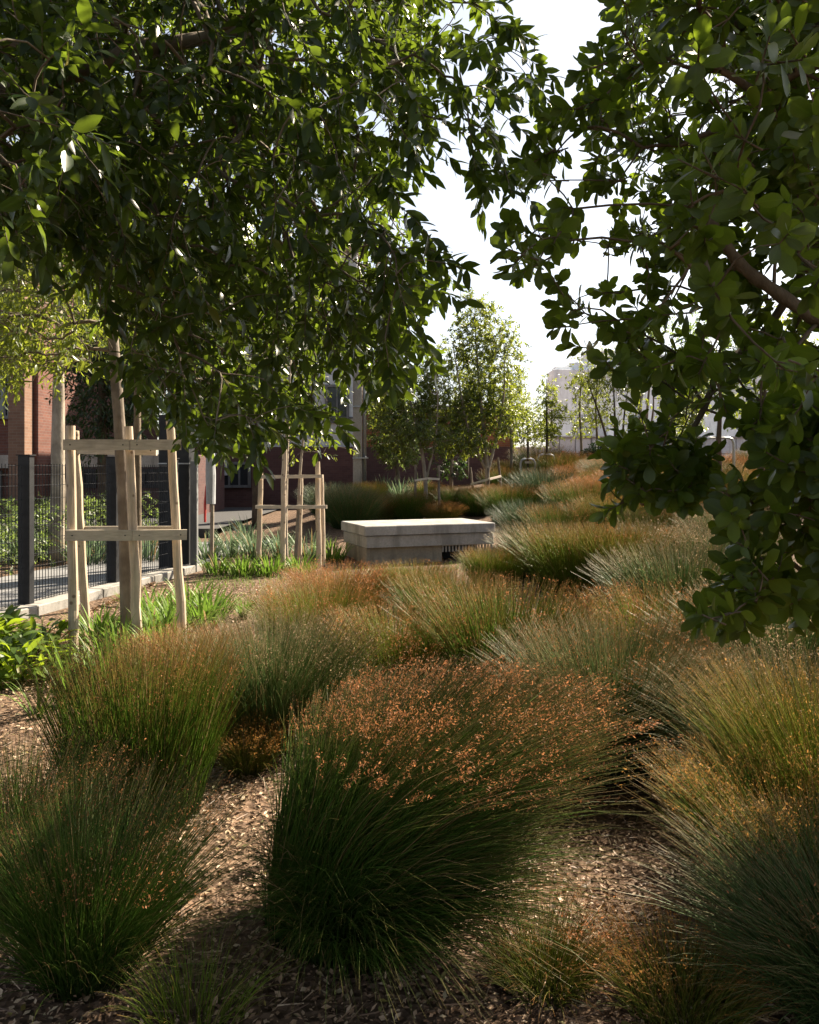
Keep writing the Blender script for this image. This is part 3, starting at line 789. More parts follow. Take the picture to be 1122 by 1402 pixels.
SUNV = np.array([math.sin(R(SUN_AZ)) * math.cos(R(SUN_EL)), math.cos(R(SUN_AZ)) * math.cos(R(SUN_EL)), math.sin(R(SUN_EL))])
def gaps(P, extra=[]):
    """openings in the canopy that let the sun through to the bed"""
    keep = np.ones(len(P), bool)
    spots = [((.25, 2.95, .75), .45), ((.45, 2.8, .5), .32), ((1.45, 3.5, .7), .45), ((1.05, 4.4, .7), .5), ((-1.2, 3.8, .7), .5), ((1.05, 2.95, .5), .3), ((-.75, 4.8, .6), .5),
             (G(30, 1020), .4), (G(300, 1130), .28), (G(790, 1180), .3), (G(800, 1320), .18), (G(260, 1290), .16), ((1.9, 4.6, .6), .5), ((.3, 4.6, .6), .5), ((1.75, 3.0, .5), .25)] + extra
    for q, r_ in spots:
        v = P - np.array(q); a = v @ SUNV
        dist = np.linalg.norm(v - a[:, None] * SUNV, axis=1)
        keep &= ~((dist < r_ * 1.3 + .06) & (a > .45))
    return P[keep]
# ---- left overhanging tree
lt = thing('leafy_tree', 'large dark narrow-leaved tree whose boughs hang over the upper left', 'tree', (-3.0, 3.4, 0))
def rel(o, P): return np.asarray(P) - np.array(o.location)
chainL = np.array([(-3.0, 3.4, -.1), (-2.95, 3.42, .8), (-2.85, 3.45, 1.6), (-2.7, 3.5, 2.3), (-2.35, 3.6, 2.9), (-1.9, 3.7, 3.3), (-1.3, 3.85, 3.6), (-.8, 3.95, 3.75)])
chLr = [.13, .11, .10, .09, .07, .055, .04, .025]
polyA = [(-260, -260), (560, -260), (575, 60), (560, 180), (545, 260), (565, 320), (600, 355), (575, 400), (540, 430), (585, 485), (520, 500), (462, 520), (440, 590), (400, 560), (330, 590), (235, 575), (180, 500), (120, 400), (60, 330), (-260, 330)]
polyB = [(500, -60), (640, -60), (690, 40), (735, 80), (700, 170), (715, 230), (640, 240), (600, 180), (560, 200), (520, 100)]
polyC = [(-260, -160), (150, -160), (190, 120), (150, 230), (90, 300), (-260, 330)]
PA = fill(polyA, 2.7, 5.8, 3700)
PB = fill(polyB, 2.9, 3.9, 60)
PC = fill(polyC, 1.9, 2.8, 130)
PT = np.stack([rng.uniform(-4.2, -.4, 420), rng.uniform(2.4, 5.4, 420), rng.uniform(4.2, 5.6, 420)], 1)
def roof(x0, x1, n):  # unseen crown twigs overhead, added to darken the foreground by blocking sky light
    q = np.stack([rng.uniform(x0, x1, n), rng.uniform(-2.2, 3.4, n), rng.uniform(2.7, 4.6, n)], 1)
    return q[q[:, 2] > EYE + .62 * np.maximum(q[:, 1], 0) + .45]
P = np.concatenate([PA, PB, PC, PT, roof(-4.2, .2, 700)])
nodes, par, r, nc, order = grow(chainL, chLr, P, .0017, 2.3, .22, .05)
tb = MB(); tb.tube(rel(lt, chainL), chLr, 12, wob=.02); tb.build('trunk', M['bark'], lt, smooth=True)
bb = MB(); nd = rel(lt, nodes); build_sticks(bb, nd, par, r, nc, chLr)
tipP = nd[nc:]; D = nz(tipP - nd[par[nc:]]) + np.array([.25, -.05, -.45]) + rng.normal(0, .35, tipP.shape)
lb = MB(); lance_twigs(lb, bb, tipP, D, 14, .19, .080, .032, .28)
bb.build('branching', M['bark'], lt, smooth=True); lb.build('crown', M['left_leaf'], lt, smooth=True)

# ---- right tree with broad leaves
rt = thing('broadleaf_tree', 'big broad-leaved tree filling the right side with rosettes of oval leaves', 'tree', (3.9, 4.3, 0))
chainR = np.array([(3.9, 4.3, -.1), (3.8, 4.25, .7), (3.6, 4.1, 1.35), (3.1, 3.9, 2.0), (2.5, 3.7, 2.5), (2.0, 3.6, 2.9), (1.6, 3.6, 3.3), (1.4, 3.7, 3.9)])
chRr = [.15, .13, .115, .095, .07, .05, .035, .02]
# the limb seen across the right of the photo
limb = np.array([W(1190, 470, 2.75), W(1122, 440, 2.7), W(1060, 398, 2.66), W(1015, 366, 2.65), W(985, 322, 2.66), W(965, 290, 2.7)])
limb2 = np.array([W(1050, 460, 3.3), W(985, 500, 3.1), W(965, 560, 3.0), W(920, 640, 2.95), W(880, 690, 2.9)])
limb3 = np.array([W(1160, 75, 2.6), W(1090, 100, 2.6), W(1040, 130, 2.65), W(990, 180, 2.7)])
polyR = [(850, -220), (1420, -220), (1420, 560), (1130, 660), (1040, 560), (930, 545), (880, 480), (850, 545), (800, 480), (775, 455), (755, 410), (790, 330), (720, 385), (675, 350), (715, 270), (700, 230), (750, 165), (810, 140), (800, 70), (845, 60)]
polyR2 = [(850, 590), (905, 560), (930, 600), (970, 640), (930, 690), (850, 700), (835, 670)]
polyR3 = [(1010, 560), (1420, 500), (1420, 850), (1090, 840), (1040, 850), (965, 850), (1000, 800), (1010, 740), (990, 690), (1030, 640)]
polyR4 = [(860, 450), (960, 480), (960, 560), (930, 590), (880, 560)]
polyR5 = [(900, -200), (1420, -200), (1420, 420), (960, 420), (840, 300), (850, 60)]
RA = fill(polyR, 2.3, 3.8, 1350)
RB = fill(polyR2, 2.5, 3.0, 42)
RC = fill(polyR3, 2.1, 3.4, 800)
RD = fill(polyR4, 2.6, 3.2, 22)
RE = fill([(905, 60), (1122, -40), (1180, 560), (1040, 540), (960, 380)], 1.75, 2.3, 46)
RF = fill(polyR5, 3.6, 7.4, 1500)
RG = np.stack([rng.uniform(1.4, 7.0, 1000), rng.uniform(3.6, 7.6, 1000), rng.uniform(4.0, 6.2, 1000)], 1); RG = RG[RG[:, 2] > EYE + .6 * RG[:, 1] * (RG[:, 0] < .5 * RG[:, 1])]
near = np.concatenate([RA, RB, RC, RD, RE]); a_ = CX + near[:, 0] / near[:, 1] * F; b_ = HY - (near[:, 2] - EYE) / near[:, 1] * F
lp = np.array([(1180, 480), (1122, 442), (1060, 398), (1010, 362), (985, 322)]); ly = np.interp(a_, lp[::-1, 0], lp[::-1, 1])
near = near[~((near[:, 1] < 2.75) & (a_ > 975) & (np.abs(b_ - ly) < 62))]
P = np.concatenate([gaps(near), gaps(np.concatenate([RF, RG, roof(.2, 4.6, 800)]), [(W(925, 215, 2.2), .13), (W(1010, 290, 2.1), .11), (W(860, 40, 2.6), .12), (W(1040, 170, 2.2), .11)])])
limb4 = np.array([W(1330, 560, 3.1), W(1220, 640, 2.9), W(1130, 700, 2.75), W(1075, 770, 2.65), W(1020, 815, 2.6)])
chain_all = np.concatenate([chainR, limb, limb2, limb3, limb4])
nodes, par, r, nc, order = grow(chain_all, None, P, .0019, 2.5, .25, .016)
tb = MB(); tb.tube(rel(rt, chainR), chRr, 12, wob=.02); tb.build('trunk', M['bark_brown'], rt, smooth=True)
def smooth_line(p, k=5):
    t_ = np.linspace(0, len(p) - 1, k * (len(p) - 1) + 1); q = np.stack([np.interp(t_, np.arange(len(p)), p[:, c]) for c in range(3)], 1)
    for _ in range(3): q[1:-1] = (q[:-2] + q[1:-1] * 2 + q[2:]) / 4
    return q
for L_, r0, r1, join in ((limb, .029, .015, (3.05, 3.6, 2.05)), (limb2, .020, .006, (2.0, 3.6, 2.9)), (limb3, .016, .008, (2.5, 3.7, 2.5)), (limb4, .022, .004, (3.6, 4.1, 1.35))):
    if join is not None:
        L_ = np.concatenate([[join], L_])
    q = smooth_line(L_); lm = MB(); lm.tube(rel(rt, q), np.linspace(r0, r1, len(q)) * (1 + .10 * np.sin(np.arange(len(q)) * 1.9)), 12, wob=.05); lm.build('limb', M['bark_brown'], rt, smooth=True)
bb = MB(); nd = rel(rt, nodes); build_sticks(bb, nd, par, r, nc, None)
tipP = nd[nc:]; D = nz(tipP - nd[par[nc:]]) + np.array([-.35, -.25, .05]) + rng.normal(0, .4, tipP.shape)
lb = MB(); rosettes(lb, bb, tipP, D, 11, .088, .046)
bb.build('branching', M['bark_brown'], rt, smooth=True); lb.build('crown', M['right_leaf'], rt, smooth=True)

# ---- smaller trees
def blob_points(blobs, n):
    out = []; vol = np.array([b[3] * b[4] * b[5] for b in blobs]); k = np.maximum(3, (n * vol / vol.sum()).astype(int))
    for b, m_ in zip(blobs, k):
        v = nz(rng.normal(size=(m_, 3))) * (rng.random((m_, 1)) ** (1 / 2.2))
        out.append(np.array(b[:3]) + v * np.array(b[3:6]))
    return np.concatenate(out)

def small_tree(name, label, base, stems, blobs, n, leafmat, barkmat, per=8, tl=.16, ln=.055, wd=.025, kind='tiny', droop=.3, tip_r=.002, group=None, rmax=.03, cat='tree', extra=None):
    """stems: list of (points, radii) in world space; blobs: crown ellipsoids (x,y,z,rx,ry,rz) in world space"""
    r_ = thing(name, label, cat, base, group)
    tb = MB()
    chain = []
    for pts, rad in stems:
        q = smooth_line(np.array(pts, float), 4); tb.tube(rel(r_, q), np.interp(np.linspace(0, 1, len(q)), np.linspace(0, 1, len(rad)), rad), 9, wob=.03)
        chain.append(q[len(q) // 3:])
    tb.build('trunk', M[barkmat], r_, smooth=True)
    chain = np.concatenate(chain)
    P = blob_points(blobs, n)
    nodes, par, rr, nc, order = grow(chain, None, P, tip_r, 2.3, .3, rmax)
    bb = MB(); nd = rel(r_, nodes); build_sticks(bb, nd, par, rr, nc, None, 4)
    bb.build('branching', M[barkmat], r_, smooth=True)
    tipP = nd[nc:]; D = nz(tipP - nd[par[nc:]]) + rng.normal(0, .4, tipP.shape) + np.array([0, 0, .1 - droop * .5])
    lb = MB(); lance_twigs(lb, None, tipP, D, per, tl, ln, wd, droop, kind)
    lb.build('crown', M[leafmat], r_, smooth=True)
    return r_

def gp(px, py, d=None):
    p = G(px, py) if d is None else W(px, py, d)
    return p
# staked tree, first frame
b = np.array([(177 - CX) * 7.35 / F, 7.35, 0.0])
small_tree('staked_tree', 'slender pale-trunked tree held in the nearest timber stake frame', b,
           [([b - [0, 0, .1], W(173, 730, 7.35), W(165, 600, 7.4), W(157, 480, 7.45), W(148, 380, 7.5), W(140, 250, 7.5), W(150, 100, 7.5)], [.075, .062, .055, .050, .042, .03, .012])],
           [(-3.4, 7.6, 3.9, 1.5, 1.1, 1.1), (-3.6, 7.3, 3.0, 1.0, .9, .75), (-2.8, 7.6, 5.2, 1.3, 1.2, 1.2), (-4.4, 7.6, 2.75, .7, .8, .55), (-3.5, 7.7, 3.1, .75, .6, .7), (-3.9, 7.4, 2.55, .4, .5, .4), (*W(55, 490, 7.4), .6, .5, .42), (*W(20, 430, 7.4), .5, .5, .5)], 980, 'yellow_leaf', 'bark', 10, .22, .085, .024, 'lance', .6, .0025)
b = np.array([(188 - CX) * 9.4 / F, 9.4, 0.0])
small_tree('young_tree', 'thin reddish-trunked tree just behind the nearest staked tree', b,
           [([b, W(189, 720, 9.4), W(188, 590, 9.4), W(189, 500, 9.4), W(186, 400, 9.4), W(200, 250, 9.4)], [.05, .045, .042, .038, .03, .012]), ([W(190, 520, 9.4), W(205, 470, 9.4), W(225, 400, 9.4)], [.02, .014, .008])],
           [(-3.0, 9.4, 3.8, 1.3, 1.1, 1.1), (-2.6, 9.4, 4.8, 1.2, 1.0, 1.0)], 300, 'yellow_leaf', 'bark_brown', 9, .2, .075, .022, 'lance', .6)
# tree in the second frame
b = G(391, 778)
D2 = b[1]
small_tree('staked_tree', 'multi-stemmed tree with low yellow-lit leaves in the second stake frame', b,
           [([b, W(390, 700, D2), W(392, 620, D2), W(398, 500, D2)], [.05, .045, .04, .02]), ([b + [.15, 0, 0], W(409, 700, D2), W(411, 640, D2), W(420, 560, D2)], [.03, .028, .022, .012])],
           [tuple(W(330, 595, D2)) + (.45, .5, .35), tuple(W(430, 610, D2)) + (.55, .5, .35), tuple(W(375, 540, D2)) + (1.1, .9, .7), tuple(W(380, 400, D2)) + (1.5, 1.3, 1.3)], 420, 'yellow_leaf', 'bark_pale', 9, .2, .085, .028, 'lance', .5)
# pale trunk with sleeve
b = G(290, 770); D3 = b[1]
tr = small_tree('guarded_tree', 'thin pale tree beside the gate pillar wrapped in a white sleeve', b,
           [([b, W(291, 700, D3), W(290, 600, D3), W(288, 480, D3)], [.035, .033, .03, .015])], [tuple(W(285, 440, D3)) + (1.0, .9, .9), tuple(W(320, 380, D3)) + (1.2, .9, .9)], 160, 'yellow_leaf', 'bark_pale', 8, .2, .08, .025, 'lance', .5)
def sleeve():
    s_ = MB(); s_.tube([W(289, 690, D3) - b, W(289, 650, D3) - b, W(288, 612, D3) - b], [.075, .08, .07], 10, wob=.05); s_.build('sleeve', M['sleeve'], tr)
    s_ = MB(); s_.tube([W(281, 715, D3) - b, W(281, 690, D3) - b, W(283, 665, D3) - b], [.02, .022, .02], 8); s_.build('red_tie', M['red'], tr)
sleeve()

# back trees
MT = 'young trees standing beyond the bench'
def back_tree(px, py, label, stems_px, blobs_px, n, leaf='grey_leaf', bark='bark_pale', d=None, name='young_tree', **kw):
    b = G(px, py) if d is None else np.array([(px - CX) * d / F, d, float(gz((px - CX) * d / F, d))])
    D_ = b[1]; k = D_ / F
    stems = []
    for pts, rad in stems_px:
        q = [W(x_, y_, D_ + (rng.uniform(-.25, .25) if j else 0)) for j, (x_, y_) in enumerate(pts)]
        stems.append((q, rad))
    blobs = [(*W(x_, y_, D_ + dz), rx * k, (rd if rd else rx * k), ry * k) for (x_, y_, rx, ry, dz, rd) in blobs_px]
    return small_tree(name, label, b, stems, blobs, n, leaf, bark, group=MT, **kw)
back_tree(668, 697, 'tallest young tree, its crown rising into the sky gap', [([(668, 700), (668, 650), (664, 600), (655, 520), (650, 430)], [.07, .06, .05, .03, .012]), ([(667, 650), (680, 600), (692, 540), (690, 470)], [.045, .035, .025, .01]), ([(664, 640), (640, 590), (628, 520), (620, 470)], [.04, .03, .02, .01])],
          [(655, 455, 35, 52, 0, 0), (625, 490, 26, 36, .2, 0), (693, 480, 26, 44, -.2, 0), (690, 560, 32, 45, 0, 0), (630, 570, 38, 48, 0, 0), (662, 530, 40, 50, .3, 0), (645, 605, 38, 20, 0, 0), (652, 415, 12, 18, 0, 0)], 1500, 'mid_leaf', 'bark_pale', ln=.085, wd=.045, tl=.22, per=13)
back_tree(584, 706, 'grey-green young tree held by thin stakes behind the bench', [([(584, 708), (583, 650), (575, 600), (560, 540)], [.06, .05, .035, .015]), ([(584, 655), (598, 600), (600, 540)], [.03, .02, .01])],
          [(545, 560, 36, 48, 0, 0), (585, 555, 36, 52, .3, 0), (560, 595, 38, 26, -.2, 0), (600, 600, 26, 22, 0, 0), (530, 530, 26, 34, 0, 0), (590, 520, 30, 28, 0, 0)], 1200, 'mid_leaf', 'bark_pale', ln=.078, wd=.036, tl=.22, per=12)
back_tree(528, 668, 'dark rounded tree between the concrete pole and the grey-green tree', [([(545, 675), (545, 640), (535, 600)], [.08, .06, .03])],
          [(535, 570, 30, 50, 0, 0), (548, 615, 30, 22, 0, 0), (525, 530, 24, 34, 0, 0)], 800, 'grey_leaf', 'bark', d=23, ln=.12, wd=.06, tl=.25, per=9)
back_tree(618, 672, 'dark shrubby tree filling the gap between the two staked trees', [([(618, 675), (618, 650), (620, 620)], [.06, .05, .03])],
          [(618, 640, 18, 16, 0, 0), (612, 600, 26, 24, 0, 0)], 200, 'dark_leaf', 'bark', d=24, ln=.12, wd=.06, tl=.25, per=9)
back_tree(724, 655, 'small yellowing tree inside the galvanised hoop', [([(724, 657), (724, 620), (722, 570)], [.04, .035, .015])],
          [(722, 575, 18, 34, 0, 0), (735, 590, 20, 24, 0, 0), (712, 600, 12, 18, 0, 0)], 330, 'yellow_leaf', 'bark_dark', ln=.09, wd=.045, tl=.2, per=8)
back_tree(749, 655, 'narrow columnar yellow-green tree before the white building', [([(749, 657), (749, 600), (749, 520)], [.045, .04, .012])],
          [(749, 550, 13, 36, 0, 0), (752, 590, 16, 18, 0, 0), (765, 565, 12, 14, 0, 0)], 320, 'yellow_leaf', 'bark_dark', ln=.09, wd=.045, tl=.2, per=8)
back_tree(842, 640, 'sparse many-stemmed tree before the white building', [([(834, 645), (832, 600), (815, 550), (800, 510)], [.05, .04, .025, .01]), ([(842, 645), (843, 590), (840, 520)], [.05, .04, .015]), ([(855, 645), (852, 590), (860, 530)], [.04, .035, .012]), ([(862, 645), (864, 590), (880, 540)], [.04, .03, .012])],
          [(805, 520, 30, 26, 0, 0), (835, 510, 34, 36, 0, 0), (870, 520, 30, 40, 0, 0), (830, 570, 24, 20, 0, 0), (800, 490, 14, 12, 0, 0), (866, 580, 16, 16, 0, 0)], 480, 'mid_leaf', 'bark_dark', d=25, ln=.12, wd=.05, tl=.25, per=7)
back_tree(880, 640, 'bare pale-stemmed tree right of the sparse many-stemmed tree', [([(878, 645), (877, 580), (876, 500), (880, 440)], [.07, .06, .04, .015]), ([(888, 645), (884, 590), (890, 520), (900, 470)], [.06, .05, .03, .012]), ([(893, 640), (888, 600), (896, 560), (894, 520)], [.04, .035, .03, .02])],
          [(880, 470, 30, 40, 0, 0), (900, 450, 28, 30, 0, 0)], 220, 'grey_leaf', 'bark', d=26, ln=.12, wd=.05, tl=.25, per=6)
back_tree(986, 690, 'crooked thin tree behind the hanging leaves at right', [([(988, 700), (985, 650), (984, 600), (988, 540), (980, 480)], [.06, .055, .045, .03, .012])],
          [(985, 500, 45, 50, 0, 0), (960, 470, 40, 40, 0, 0), (1010, 480, 40, 45, 0, 0), (1000, 560, 30, 18, 0, 0)], 420, 'grey_leaf', 'bark_dark', d=15, ln=.085, wd=.04, tl=.2, per=7)
back_tree(1040, 690, 'leafy tree mostly hidden behind the right tree', [([(1040, 700), (1042, 640), (1045, 560), (1050, 480)], [.08, .07, .05, .02])],
          [(1050, 520, 60, 60, 0, 0), (1080, 470, 60, 60, 0, 0), (1100, 600, 50, 45, 0, 0)], 420, 'yellow_leaf', 'bark_dark', d=16, ln=.085, wd=.04, tl=.2, per=8)
back_tree(815, 640, 'small dark bush on the crest of the grassy bank', [([(815, 648), (815, 630)], [.03, .015])],
          [(813, 624, 14, 14, 0, 0), (820, 618, 8, 12, 0, 0)], 160, 'dark_leaf', 'bark_dark', d=23, ln=.1, wd=.045, tl=.16, per=8)
for px, d_, lab in [(796, 26.0, 'slim tree before the white building left of the sparse many-stemmed tree'), (818, 25.5, 'slim tree touching the left side of the sparse many-stemmed tree'), (640, 24.5, 'slim bare-trunked tree right of the dark shrubby tree'), (700, 23.5, 'slim tree just left of the small yellowing tree'), (925, 23.0, 'slim pale-stemmed tree right of the bare pale-stemmed tree'), (950, 21.0, 'slim leafy-topped tree left of the crooked thin tree')]:
    back_tree(px, 650, lab, [([(px, 655), (px + 1, 610), (px - 3, 560), (px + 2, 500)], [.045, .04, .03, .012])], [(px, 560, 20, 34, 0, 0), (px + 4, 520, 16, 28, 0, 0), (px - 8, 590, 12, 14, 0, 0)], 110 if 780 < px < 900 else 260, 'mid_leaf', 'bark', d=d_, ln=.1, wd=.045, tl=.22, per=9)
# beyond the fence
BF = 'trees beyond the fence'
def fence_tree(px, d, label, blobs_px, n, leaf, bark, rad, lean=0, **kw):
    x0 = (px - CX) * d / F; b = np.array([x0, d, float(gz(x0, d))]); k = d / F
    blobs = [(*W(x_, y_, d), rx * k, rx * k * .9, ry * k) for (x_, y_, rx, ry) in blobs_px]
    t0 = 2000
    return small_tree('street_tree', label, b, [([b, b + [0.02, 0, 1.2], b + [lean * .5, 0, 2.6], b + [lean, 0, 4.2]], [rad, rad * .9, rad * .75, rad * .4])], blobs, n, leaf, bark, group=BF, **kw)
fence_tree(78, 13.2, 'pink-grey trunked tree beyond the fence with a lit right edge', [(60, 330, 110, 110), (10, 420, 90, 90), (90, 430, 80, 70), (20, 500, 45, 45)], 900, 'yellow_leaf', 'bark_pale', .13, .05, ln=.10, wd=.04, tl=.22, per=9, kind='tiny')
fence_tree(140, 17.0, 'dark evergreen tree beyond the fence left of the gate pillar', [(140, 590, 50, 60), (120, 500, 50, 70), (190, 520, 60, 80), (170, 420, 80, 80), (230, 470, 50, 60)], 1500, 'dark_leaf', 'bark_dark', .12, ln=.14, wd=.05, tl=.3, per=9)
fence_tree(255, 19.0, 'dark tree behind the gate pillar', [(280, 480, 55, 80), (300, 570, 36, 45), (250, 420, 70, 70)], 800, 'dark_leaf', 'bark_dark', .12, ln=.14, wd=.05, tl=.3, per=9)
fence_tree(350, 20.0, 'dark tree far behind the second stake frame', [(350, 500, 60, 70), (400, 470, 60, 60), (330, 420, 60, 60)], 500, 'dark_leaf', 'bark_dark', .1, ln=.14, wd=.05, tl=.3, per=8)
# hedge beyond the path
hz_ = thing('shrub_bed', 'dark mixed shrubs along the far side of the path beyond the fence', 'shrubs', (-6.6, 13, 0)); hz_['kind'] = 'stuff'
P = np.stack([rng.uniform(-1.5, 1.5, 1500), rng.uniform(-5, 4, 1500), rng.uniform(.02, .95, 1500)], 1); P[:, 0] += P[:, 1] * .2 - .3
lb = MB(); lance_twigs(lb, None, P, rng.normal(size=P.shape) * .5 + [0, 0, .8], 10, .22, .09, .035, .2, 'tiny'); lb.build('foliage', M['grey_leaf'], hz_, smooth=True)

# broad herbs at far left
def herb(px, py, label, n, L, sp, group):
    r_ = thing('leafy_herb', label, 'plant', G(px, py), group)
    a = rng.uniform(0, 6.28, n); rr = sp * np.sqrt(rng.random(n)); h = rng.uniform(.02, .34, n) * (1 - .5 * rr / sp)
    P = np.stack([np.cos(a) * rr, np.sin(a) * rr, h], 1); D = np.stack([np.cos(a), np.sin(a), rng.uniform(0, 1.1, n)], 1) + rng.normal(0, .35, (n, 3))
    lb = MB(); leaf_batch(lb, P, D, np.tile([0, 0, 1.], (n, 1)) + rng.normal(0, .3, (n, 3)), L * rng.uniform(.6, 1.2, n), L * .36 * rng.uniform(.7, 1.2, n), 'lance', .5, .3)
    lb.build('leaves', M['herb_leaf'], r_, smooth=True)
    sb = MB(); k = n // 3; sb.segs(np.zeros((k, 3)) + P[:k] * [.3, .3, 0], P[:k], np.full(k, .004), np.full(k, .002), 4); sb.build('stems', M['herb_leaf'], r_)
HG = 'broad leaved herbs at the left edge'
herb(25, 930, 'glossy broad-leaved herb at the left edge by the fence kerb', 240, .17, .28, HG)
herb(-10, 890, 'broad-leaved herb cut by the left edge behind the other herb', 220, .17, .3, HG)
herb(62, 900, 'smaller broad-leaved herb beside the strap-leaved plant', 120, .13, .2, HG)

# ------------------------------------------------------------------ timber stake frames
def stake_frame(label, stakes, rails, rad, rail_h, rail_t, group, bolts=True, mat='timber'):
    base = np.mean([s_[0] for s_ in stakes], 0); base[2] = gz(base[0], base[1])
    r_ = thing('tree_stake_frame', label, 'tree stakes', base, group)
    for a, b_ in stakes:
        a = np.array(a) - base; b_ = np.array(b_) - base
        q = a + (b_ - a) * np.linspace(0, 1, 9)[:, None]; q[1:-1] += rng.normal(0, rad * .10, (7, 3)) * [1, 1, 0]
        mb = MB(); mb.tube(q, rad * np.linspace(1.08, .92, 9), 12, wob=.012); mb.build('stake', M[mat], r_, smooth=False)
    for a, b_ in rails:
        a = np.array(a) - base; b_ = np.array(b_) - base
        mb = MB(); mb.board(a, b_, rail_h, rail_t); o = mb.build('rail', M['rail'], r_)
        if bolts:
            d = nz(b_ - a); nrm = nz(np.cross(d, [0, 0, 1.])); 
            if nrm[1] > 0: nrm = -nrm
            for e in (a + d * rail_h * .6, b_ - d * rail_h * .6):
                bm_ = MB(); bm_.tube([e + nrm * (rail_t * .5 - .001), e + nrm * (rail_t * .5 + .005)], [.006, .006], 8); bm_.build('bolt', M['steel'], o)
    return r_
def st_(px0, py0, px1, py1, d0, d1=None):
    d1 = d1 or d0
    a = W(px0, py0, d0); a[2] = float(gz(a[0], a[1])) - .15
    return (a, W(px1, py1, d1))
SF = 'timber stake frames around young trees'
y1, y2 = 609, 733
stake_frame('nearest pale timber stake frame around the slender tree at left',
    [st_(102, 900, 97, 583, 6.9), st_(119, 859, 103, 590, 7.95, 7.7), st_(191, 868, 176, 584, 7.05), st_(252, 833, 233, 573, 7.25)],
    [(W(87, y1, 6.83), W(178, y1, 6.96)), (W(178.4, y1, 6.955), W(248, y1, 7.16)), (W(90, y2, 6.83), W(181, y2, 6.97)), (W(181.6, y2, 6.96), W(256, y2 - 1, 7.15)),
     (W(100, 615, 7.72), W(215, 617, 7.55)), (W(108, 727, 7.86), W(245, 727, 7.5))], .041, .092, .028, SF)
D2 = G(391, 778)[1]; e = .1
stake_frame('second timber stake frame at the left end of the bench',
    [st_(355, 770, 357, 638, D2), st_(387, 778, 390, 612, D2 - .5), st_(409, 765, 412, 650, D2 + .6), st_(437, 772, 435, 632, D2), st_(443, 772, 440, 650, D2 + .3)],
    [(W(352, 653, D2 - .09), W(442, 652, D2 - .09)), (W(350, 694, D2 - .09), W(448, 694, D2 - .09))], .042, .055, .04, SF, False)
d4 = G(584, 706)[1]
stake_frame('thin dark timber stakes with a bowed rail round the tree behind the bench',
    [st_(569, 710, 569, 636, d4 - .3), st_(602, 710, 601, 637, d4 - .2)], [(W(568, 658, d4 - .37), W(585, 655, d4 - .35)), (W(585.3, 655, d4 - .35), W(602, 656, d4 - .27))], .032, .05, .03, SF, False, 'bark')
d4 = G(668, 697)[1]
stake_frame('splayed timber stakes round the tallest young tree',
    [st_(652, 702, 644, 640, d4), st_(690, 695, 682, 626, d4 + .3), st_(668, 694, 669, 640, d4 - .25)], [(W(645, 663, d4 - .07), W(670, 656, d4 - .32)), (W(670.4, 656, d4 - .32), W(686, 652, d4 + .22))], .032, .05, .03, SF, False, 'bark')
d4 = 24.0
stake_frame('far timber rail and posts below the sparse many-stemmed tree',
    [st_(834, 650, 834, 626, d4), st_(876, 650, 876, 626, d4)], [(W(830, 629, d4 - .08), W(880, 627, d4 - .08))], .05, .11, .05, SF, False)
stake_frame('far dark single stakes beside the columnar tree',
    [st_(749, 655, 749, 603, 23.0), st_(724, 656, 723, 605, 23.0)], [(W(719, 633, 22.94), W(752, 633, 22.94))], .035, .06, .04, SF, False, 'bark_dark')

# galvanised hoops
def hoop(label, px0, px1, py, d, r0=.03):
    a = W(px0, py, d); b_ = W(px1, py, d); g = float(gz(a[0], a[1])) - .1
    base = np.array([(a[0] + b_[0]) / 2, d, g + .1]); c = .12
    pts = [(a[0], d, g), (a[0], d, a[2] - c), (a[0] + c * .3, d, a[2] - c * .3), (a[0] + c, d, a[2]), (b_[0] - c, d, a[2]), (b_[0] - c * .3, d, a[2] - c * .3), (b_[0], d, a[2] - c), (b_[0], d, g)]
    mb = MB(); mb.tube(np.array(pts) - base, r0, 8); o = mb.build('metal_hoop', M['galv'], smooth=True, loc=base)
    tag(o, label, 'hoop rail', 'galvanised hoop rails')
hoop('galvanised hoop rail left of the small yellowing tree', 713, 733, 628, 22)
hoop('galvanised hoop rail around the narrow columnar tree', 737, 759, 622, 22.5)
hoop('galvanised hoop rail behind the crooked thin tree at right', 965, 1005, 599, 17)
# markers
o = thing('marker_post', 'thin post with red tag before the white building', 'post', W(770, 640, 27) * [1, 1, 0] + [0, 0, float(gz(W(770, 640, 27)[0], 27))])
mb = MB(); p = rel(o, W(771, 621, 27)); mb.tube([(0, 0, 0), (0, 0, p[2] + .1)], .015, 6); mb.build('post', M['steel'], o)
mb = MB(); mb.box(rel(o, W(771, 621, 27)) + [0, -.03, 0], (.1, .03, .18), bev=.01); mb.build('tag', M['red'], o)
o = thing('banded_post', 'short white post with red and blue bands at the foot of the sparse tree', 'post', W(832, 640, 24.5) * [1, 1, 0] + [0, 0, float(gz(W(832, 640, 24.5)[0], 24.5))])
zt = rel(o, W(832, 612, 24.5))[2]
for k_, (a, b_, mt, nm) in enumerate([(0, .45, 'white', 'post'), (.45, .58, 'red', 'red_band'), (.58, .7, 'white', 'white_band'), (.7, .8, 'blue', 'blue_band'), (.8, .92, 'red', 'red_band'), (.92, 1, 'white', 'cap')]):
    mb = MB(); mb.tube([(0, 0, zt * a), (0, 0, zt * b_)], .05, 10); mb.build(nm, M[mt], o)

